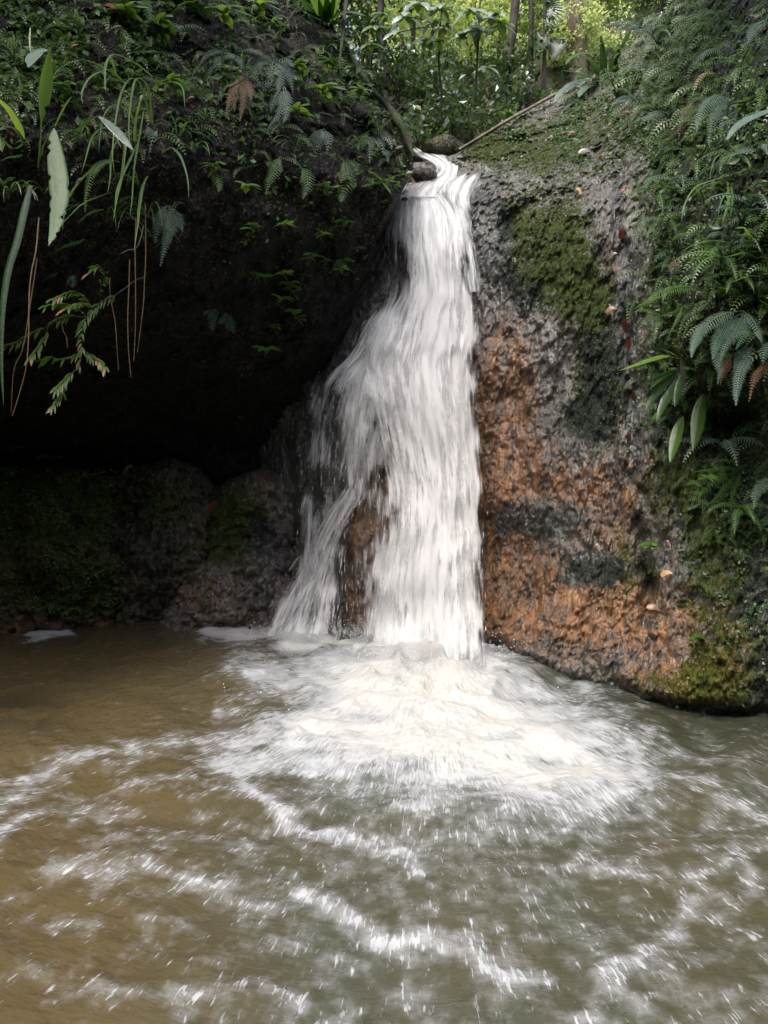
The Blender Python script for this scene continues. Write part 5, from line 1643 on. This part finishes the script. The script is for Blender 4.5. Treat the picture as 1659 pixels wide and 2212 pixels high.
# dead palm frond
t = thing('dead_palm_frond', 'tan dead palm frond hanging upside down above the stream head', 'frond', P(1058, 168, 8.2))
frond_part(t, [(1060, 165), (1058, 190), (1055, 220), (1054, 262)], 8.2, 8.15, 34, 'dead_pale', 11, 'frond', lean=1.0, pw=.75, nrm=(0, -1, .1))
# fan palm beside the thin stems
t = thing('fan_palm', 'dark fan palm leaves spread between the thin stems and the thick trunk', 'palm', P(1176, 40, 8.95))
for cx, cy, a0, a1, L in ((1172, 15, -75, 80, 56), (1160, 70, 10, 100, 40), (1178, 85, -10, 70, 50)):
    for k in range(15):
        a = R(a0 + (a1 - a0) * k / 14)
        leaf_part(t, [(cx, cy), (cx + L * .5 * math.cos(a), cy + L * .42 * math.sin(a)), (cx + L * math.cos(a), cy + L * .95 * math.sin(a) + 6)], 8.95, 8.8, 6.0, 'leaf_dark', 'lance', 'leaflet', n=6, nrm=(0, -.9, .3))


def cloud(n, c, s, size, r, up=.5, shape='ball', elong=1.7):
    """n loose leaves (quads) about centres"""
    d = r.normal(size=(n, 3))
    d /= np.linalg.norm(d, axis=1)[:, None]
    p = c + d * (r.uniform(.25, 1, n) ** .5)[:, None] * np.asarray(s)
    return leaf_quads(p, size, r, up, elong)


def leaf_quads(p, size, r, up=.5, elong=1.7, nrm=None):
    n = len(p)
    N = r.normal(size=(n, 3)) * (1 - up)
    N[:, 2] += up
    if nrm is not None:
        N = N + nrm
    N /= np.linalg.norm(N, axis=1)[:, None] + 1e-9
    A = r.normal(size=(n, 3))
    A -= N * (A * N).sum(1)[:, None]
    A /= np.linalg.norm(A, axis=1)[:, None] + 1e-9
    B = np.cross(N, A)
    L = size * r.uniform(.55, 1.25, n)[:, None]
    w = L / elong * .5
    return np.stack([p, p + A * L * .5 + B * w - N * L * .06, p + A * L - N * L * .22, p + A * L * .5 - B * w - N * L * .06], 1)


def shrub_proto(name, mat, seed, h, wdt, clumps, per, size, tr=.02):
    r = np.random.default_rng(seed)
    t = thing(name, 'x', 'tree' if name == 'tree' else 'shrub', (0, 0, 0))
    mb = MB()
    q = []
    for _ in range(clumps):
        c = np.array([r.normal() * wdt * .45, r.normal() * wdt * .35, h * r.uniform(.25, 1.0)])
        q.append(cloud(per, c, np.array([.34, .34, .18]) * wdt * r.uniform(.6, 1.1), size, r))
    mb.quads(np.concatenate(q))
    mb.build('crown', M[mat], t, False)
    mb = MB()
    for k in range(3 if name == 'shrub' else 1):
        mb.tube(catmull([(r.normal() * .05, 0, -.3), (r.normal() * .08, 0, h * .5), (r.normal() * wdt * .3, r.normal() * .1, h * .95)], 12), np.linspace(tr, tr * .4, 12), 6, .1, 2)
    mb.build('trunk' if name == 'tree' else 'stem', M['bark_dark'], t)
    return t


SHP = [shrub_proto('shrub', 'far', 801, 1.5, 1.0, 26, 90, .085), shrub_proto('shrub', 'far_dark', 802, 1.1, .9, 22, 90, .08), shrub_proto('shrub', 'under', 803, .45, .5, 12, 34, .075),
      shrub_proto('tree', 'far', 804, 4.2, 2.0, 40, 110, .11, .04), shrub_proto('shrub', 'leaf', 805, .4, .45, 10, 26, .08)]
# shrubs of the gully floor (dark) and beyond it (bright)
BG = [(2, 905, 300, 7.6, 1.0, 'low leafy shrub right at the stream head, against the mossy trunk'), (4, 935, 290, 7.8, .8, 'small bright shrub behind the stream head'), (2, 985, 285, 7.8, 1.0, 'low shrub at the foot of the tall sapling'),
      (2, 1010, 250, 8.2, 1.1, 'leafy shrub between the tall sapling and the dead palm frond'), (2, 870, 250, 7.8, 1.1, 'shrub above the mossy trunk, nearest the cliff crest'), (1, 860, 190, 8.6, .8, 'dark shrub over the cliff crest'),
      (2, 905, 190, 8.8, .9, 'leafy shrub left of the tall sapling stem'), (2, 1000, 210, 8.8, 1.2, 'shrub on the slope behind the dead palm frond'), (4, 1085, 255, 8.2, .8, 'bright low shrub beside the fallen branch'), (1, 1110, 195, 9.2, .8, 'dark shrub at the foot of the leaning trunk'),
      (0, 1020, 150, 10.6, .8, 'yellow-green shrub on the rise behind the shining sapling'), (2, 960, 150, 9.8, .9, 'leafy shrub behind the tall sapling'), (2, 870, 110, 9.6, .9, 'leafy shrub by the left trunk'), (0, 1080, 130, 11.2, 1.0, 'bright shrub behind the leaning trunk'),
      (0, 1180, 175, 11.4, 1.1, 'sunlit shrub between the palm stems'), (0, 1215, 165, 12.0, 1.2, 'sunlit shrub left of the thick trunk'), (0, 1290, 130, 11.4, 1.0, 'sunlit shrub right of the thick trunk'), (0, 1330, 110, 12.0, 1.2, 'sunlit shrub above the crest plant'),
      (0, 1380, 60, 11.0, 1.2, 'sunlit shrub behind the crest ferns'), (1, 1440, 20, 10.0, 1.1, 'dark shrub at the upper end of the crest'), (0, 1240, 100, 13.5, 1.3, 'bright shrub half hidden by the thick trunk'), (0, 1140, 120, 13.0, 1.3, 'bright shrub behind both palm stems'),
      (0, 980, 100, 12.6, 1.2, 'bright shrub beyond the tall sapling'), (0, 900, 70, 12.0, 1.2, 'bright shrub high behind the tall sapling leaves'), (0, 1060, 60, 13.5, 1.4, 'bright shrub far behind the shining sapling'), (0, 800, 60, 10.0, 1.2, 'shrub behind the rosette of strap leaves'),
      (1, 740, 30, 9.0, 1.0, 'dark shrub at the cliff top behind the upright stem'), (2, 1150, 215, 8.8, .9, 'small shrub below the palm stems'), (0, 1228, 178, 9.4, .5, 'bright low shrub in front of the thick trunk foot'), (0, 1205, 150, 9.6, .5, 'bright low shrub between palm stems and the thick trunk foot'), (0, 1258, 130, 9.3, .55, 'bright low shrub behind the arching strap leaves'),
      (2, 930, 235, 8.2, 1.0, 'leafy shrub in the middle of the gully floor')]
for i, (k, x, y, Y, sc, lab) in enumerate(BG):
    c = P(x, y, Y)
    zf = float(zfloor(c[0], c[1]))
    put(SHP[k], (c[0], c[1], max(zf - .1, c[2] - .35)), random.uniform(0, 360), sc, lab, 'shrubs in the forest above the fall')
for i, (x, Y, sc, lab) in enumerate(((960, 15, 1.0, 'bright young tree far behind the tall sapling'), (1050, 16.5, 1.1, 'bright young tree far behind the shining sapling'), (1140, 15.5, 1.05, 'bright young tree between the palm stems and the leaning trunk'), (1225, 16, 1.15, 'bright young tree behind the thick trunk'),
                                     (1310, 15, 1.1, 'bright young tree right of the thick trunk'), (1390, 14, 1.1, 'bright young tree at the upper end of the crest'), (880, 14, 1.0, 'young tree far behind the cliff crest'), (1180, 19, 1.3, 'farthest bright tree behind the palm stems'), (1290, 19, 1.3, 'farthest bright tree above the crest plant'), (1000, 19, 1.3, 'farthest tree behind the saplings'), (1470, 13, 1.1, 'young tree beyond the crest at the upper corner'))):
    c = P(x, 100, Y)
    put(SHP[3], (c[0], c[1], float(zfloor(c[0], c[1])) - .3), random.uniform(0, 360), sc, lab, 'young trees in the far forest')
def shade_canopy(label, base, crown, size, n, seed):  # unseen trees added to shade the left cliff and the right bank
    rc = np.random.default_rng(seed)
    t = thing('tree', label, 'tree', base, 'unseen trees added to shade the banks')
    mb = MB()
    b, c = np.array(base, float), np.array(crown, float)
    mb.tube(catmull([b, b * .6 + c * .4 + np.array([0, .3, .5]), c], 24), np.linspace(.11, .04, 24), 9, .2, seed)
    for _ in range(9):
        e = c + rc.uniform(-1, 1, 3) * np.array(size) * .8
        mb.tube(catmull([b * .35 + c * .65, (c + e) / 2 + np.array([0, 0, .15]), e], 10), np.linspace(.03, .01, 10), 5)
    mb.build('trunk', M['bark_dark'], t)
    mb = MB()
    q = []
    for _ in range(34):
        cc = c + rc.uniform(-1, 1, 3) * np.array(size)
        q.append(cloud(n // 34, cc, np.array([.55, .55, .25]), .17, rc))
    mb.quads(np.concatenate(q))
    mb.build('crown', M['far_dark'], t, False)


shade_canopy('unseen overhanging tree added above the dark cliff, its crown shading the left bank', (-2.6, 6.3, 5.6), (-2.5, 3.9, 6.9), (1.9, 1.5, .45), 5200, 41)
shade_canopy('unseen overhanging tree added on the right bank, its crown shading the fern slope', (4.6, 5.6, 5.4), (2.7, 3.9, 6.9), (1.2, 1.4, .4), 3600, 42)
# far wood reading as one mass
r = np.random.default_rng(77)
n = 30000
p = np.stack([r.uniform(-16, 26, n), r.uniform(20, 30, n), np.zeros(n)], 1)
p[:, 2] = zfloor(p[:, 0], p[:, 1]) + r.uniform(-.2, 1, n) ** 1.0 * 11
keep = vn(p * np.array([.7, .7, .9]), 8) > .36
mb = MB()
mb.quads(leaf_quads(p[keep], .34, r, .3))
o = mb.build('far_forest', M['far'], None, False)
tag(o, 'sunlit yellow-green foliage of the far forest', None, None, 'stuff')

# ================================================================ ground cover
def cover(fun, pxr, pyr, n, size, seed, dens, off=.01, up=.45, nrm=(0, -.6, .3), elong=1.6):
    r = np.random.default_rng(seed)
    px = r.uniform(*pxr, n)
    py = r.uniform(*pyr, n)
    keep = dens(px, py) > r.uniform(0, 1, n)
    px, py = px[keep], py[keep]
    Y = fun(px, py) - off
    return leaf_quads(P(px, py, Y), size, r, up, elong, np.array(nrm))


qs = []
topf = lambda px: np.interp(px, uu, topR)
patch = lambda px, py, sc, th, sd: ss(th - .06, th + .06, fbm(np.stack([px / sc, py / sc, px * 0], -1), 3, sd))
dn = lambda px, py: (py > topf(px) + 2) * (.95 * ss(1345, 1420, px + .25 * np.maximum(0, 330 - py) * (px > 1100)) * (1 - ss(880, 980, py)) * (.35 + .65 * patch(px, py, 45, .48, 1)))
qs.append(cover(dR, (1150, 2100), (-150, 980), 37000, .030, 901, dn))
qs.append(cover(dR, (1250, 2100), (-150, 880), 2500, .06, 904, dn, .05))
dn2 = lambda px, py: (py > topf(px) + 2) * patch(px, py, 40, .45, 2) * np.clip(bl(px, py, 1180, 265, 190, 75) + 1.2 * bl(px, py, 1310, 220, 110, 120) + ss(70, 10, py - topf(px)) * ss(1050, 1150, px), 0, 1)
qs.append(cover(dR, (985, 1420), (70, 420), 20000, .034, 902, dn2))
dn3 = lambda px, py: patch(px, py, 40, .53, 3) * (.9 * ss(1470, 1560, px) * ss(920, 990, py) * (1 - ss(1200, 1330, py)) + .35 * ss(1380, 1450, px) * ss(1100, 1250, py) * (1 - ss(1500, 1560, py)))
qs.append(cover(dR, (1380, 2000), (930, 1560), 14000, .026, 903, dn3))
def frond_cover(fun, pxr, pyr, n, L, seed, dens, nrm=(0, -.75, .6), pairs=11, wid=.34):
    """many small fern fronds growing from a surface, one quad a leaflet"""
    r = np.random.default_rng(seed)
    px, py = r.uniform(*pxr, n), r.uniform(*pyr, n)
    kp = dens(px, py) > r.uniform(0, 1, n)
    px, py = px[kp], py[kp]
    root = P(px, py, fun(px, py) - .01)
    out = []
    for k in range(len(px)):
        l = L * r.uniform(.6, 1.3)
        c = arc(r.uniform(-85, 75), r.uniform(-10, 55), r.uniform(-85, -40), l, pairs) + root[k]
        T = np.gradient(c, axis=0)
        T /= np.linalg.norm(T, axis=1)[:, None]
        sd_ = np.cross(T, nrm)
        sd_ /= np.linalg.norm(sd_, axis=1)[:, None] + 1e-9
        t = np.linspace(0, 1, len(c))
        w = l * wid * .5 * np.minimum(1, (t + .15) * 3) * (1.02 - t ** 1.6)
        g = l / len(c) * .30
        for sg in (-1, 1):
            d = sd_ * sg * .82 + T * .5
            tip = c + d * w[:, None] - np.array([0, 0, .18]) * w[:, None]
            mid = c + d * (w * .45)[:, None]
            out.append(np.stack([c, mid + T * g, tip, mid - T * g], 1))
    return np.concatenate(out)


fq = []
fq.append(frond_cover(dR, (1280, 2100), (-150, 1000), 2200, .21, 931, lambda px, py: dn(px, py)))
fq.append(frond_cover(dR, (1180, 1560), (-40, 330), 900, .26, 932, lambda px, py: (py > topf(px) + 1) * np.clip(1.3 * ss(90, 0, py - topf(px)) * ss(1180, 1260, px) + ss(1290, 1400, px) * ss(330, 230, py), 0, 1)))
fq.append(frond_cover(dR, (1400, 2000), (960, 1500), 1200, .13, 933, lambda px, py: .9 * ss(1440, 1540, px) * (1 - ss(1250, 1420, py)) * patch(px, py, 60, .47, 4)))
mb = MB()
mb.quads(np.concatenate(fq))
o = mb.build('fern_thicket', M['fern_mix'], None, False)
tag(o, 'thicket of small ferns matted over the right bank', None, None, 'stuff')
fl_ = lambda px, py: (px < np.interp(py, vL, rightL) - 4) * np.clip(.75 * ss(350, 120, py) + .22 * ss(520, 300, py), 0, 1) * (.4 + .6 * patch(px, py, 60, .45, 11))
mb = MB()
mb.quads(np.concatenate([frond_cover(dL, (-450, 880), (-60, 520), 2100, .21, 941, fl_), frond_cover(dL, (450, 880), (0, 400), 600, .15, 942, fl_)]))
o = mb.build('fern_mat', M['fern_mix'], None, False)
tag(o, 'small ferns hanging in mats from the upper dark cliff', None, None, 'stuff')
mb = MB()
mb.quads(np.concatenate(qs))
o = mb.build('ground_cover', M['ground'], None, False)
tag(o, 'small creeping leaves covering the bank and the crest of the rock', None, None, 'stuff')
qs = []
dm = lambda px, py: np.clip(bl(px, py, 1210, 510, 85, 90) * .45 + .5 * bl(px, py, 1300, 780, 60, 160) + .5 * bl(px, py, 1400, 700, 40, 200) + .4 * bl(px, py, 1110, 330, 110, 40) + .4 * bl(px, py, 1380, 1200, 60, 120), 0, 1) * patch(px, py, 30, .46, 5)
qs.append(cover(dR, (1040, 1500), (270, 1450), 26000, .014, 911, dm, .004, .4))
qs.append(cover(bA, (-60, 270), (1010, 1340), 9000, .022, 912, lambda px, py: patch(px, py, 35, .5, 8) * .8, .01, .5))
qs.append(cover(bB, (215, 440), (1010, 1340), 4000, .02, 913, lambda px, py: patch(px, py, 35, .56, 9) * .7, .01, .5))
qs.append(cover(bC, (360, 600), (1040, 1320), 6000, .016, 914, lambda px, py: patch(px, py, 35, .5, 10) * bl(px, py, 480, 1120, 90, 80), .01, .5))
mb = MB()
mb.quads(np.concatenate(qs))
o = mb.build('moss', M['mossleaf'], None, False)
tag(o, 'moss cushions on the rock face', None, None, 'stuff')
dl = lambda px, py: (px < np.interp(py, vL, rightL) - 4) * patch(px, py, 55, .49, 7) * (.75 * ss(340, 80, py) + .2 * ss(700, 400, py) * ss(420, 560, px) + .3 * ss(-90, -20, px - np.interp(py, vL, rightL)) * ss(460, 380, py))
q = np.concatenate([cover(dL, (-450, 890), (-60, 700), 33000, .036, 921, dl, .02), cover(dL, (-450, 890), (-60, 420), 6300, .06, 922, dl, .06)])
mb = MB()
mb.quads(q)
o = mb.build('creepers', M['leaf'], None, False)
tag(o, 'small creeping plants matted over the upper dark cliff', None, None, 'stuff')
# undergrowth on the forest floor
n = 9000
p = np.stack([r.uniform(-1.5, 5.5, n), r.uniform(7.0, 13, n), np.zeros(n)], 1)
p[:, 2] = zfloor(p[:, 0], p[:, 1]) + r.uniform(0, .22, n)
keep = (vn(p * np.array([2.2, 2.2, 0]), 6) > .42) & ~((np.abs(p[:, 0] - .5) < .3) & (p[:, 1] < 7.5))
mb = MB()
mb.quads(leaf_quads(p[keep], .065, r, .5))
o = mb.build('undergrowth', M['under'], None, False)
tag(o, 'leafy undergrowth on the forest floor above the fall', None, None, 'stuff')
# hanging foliage on the unseen, light-cutting gully slopes behind the viewpoint
n = 9000
k1 = r.uniform(R(152), R(388), n)
k2 = r.uniform(.08, 1, n)
rr_ = 5.2 + 4.2 * k2 + r.uniform(-.5, .2, n)
p = np.stack([rr_ * np.cos(k1), -.2 + rr_ * np.sin(k1), -.8 + 8.8 * k2 ** .9], 1)
mb = MB()
mb.quads(leaf_quads(p, .3, r, .4))
o = mb.build('slope_foliage', M['leaf_dark'], None, False)
tag(o, 'dark foliage on the unseen gully slopes round the pool', None, None, 'stuff')
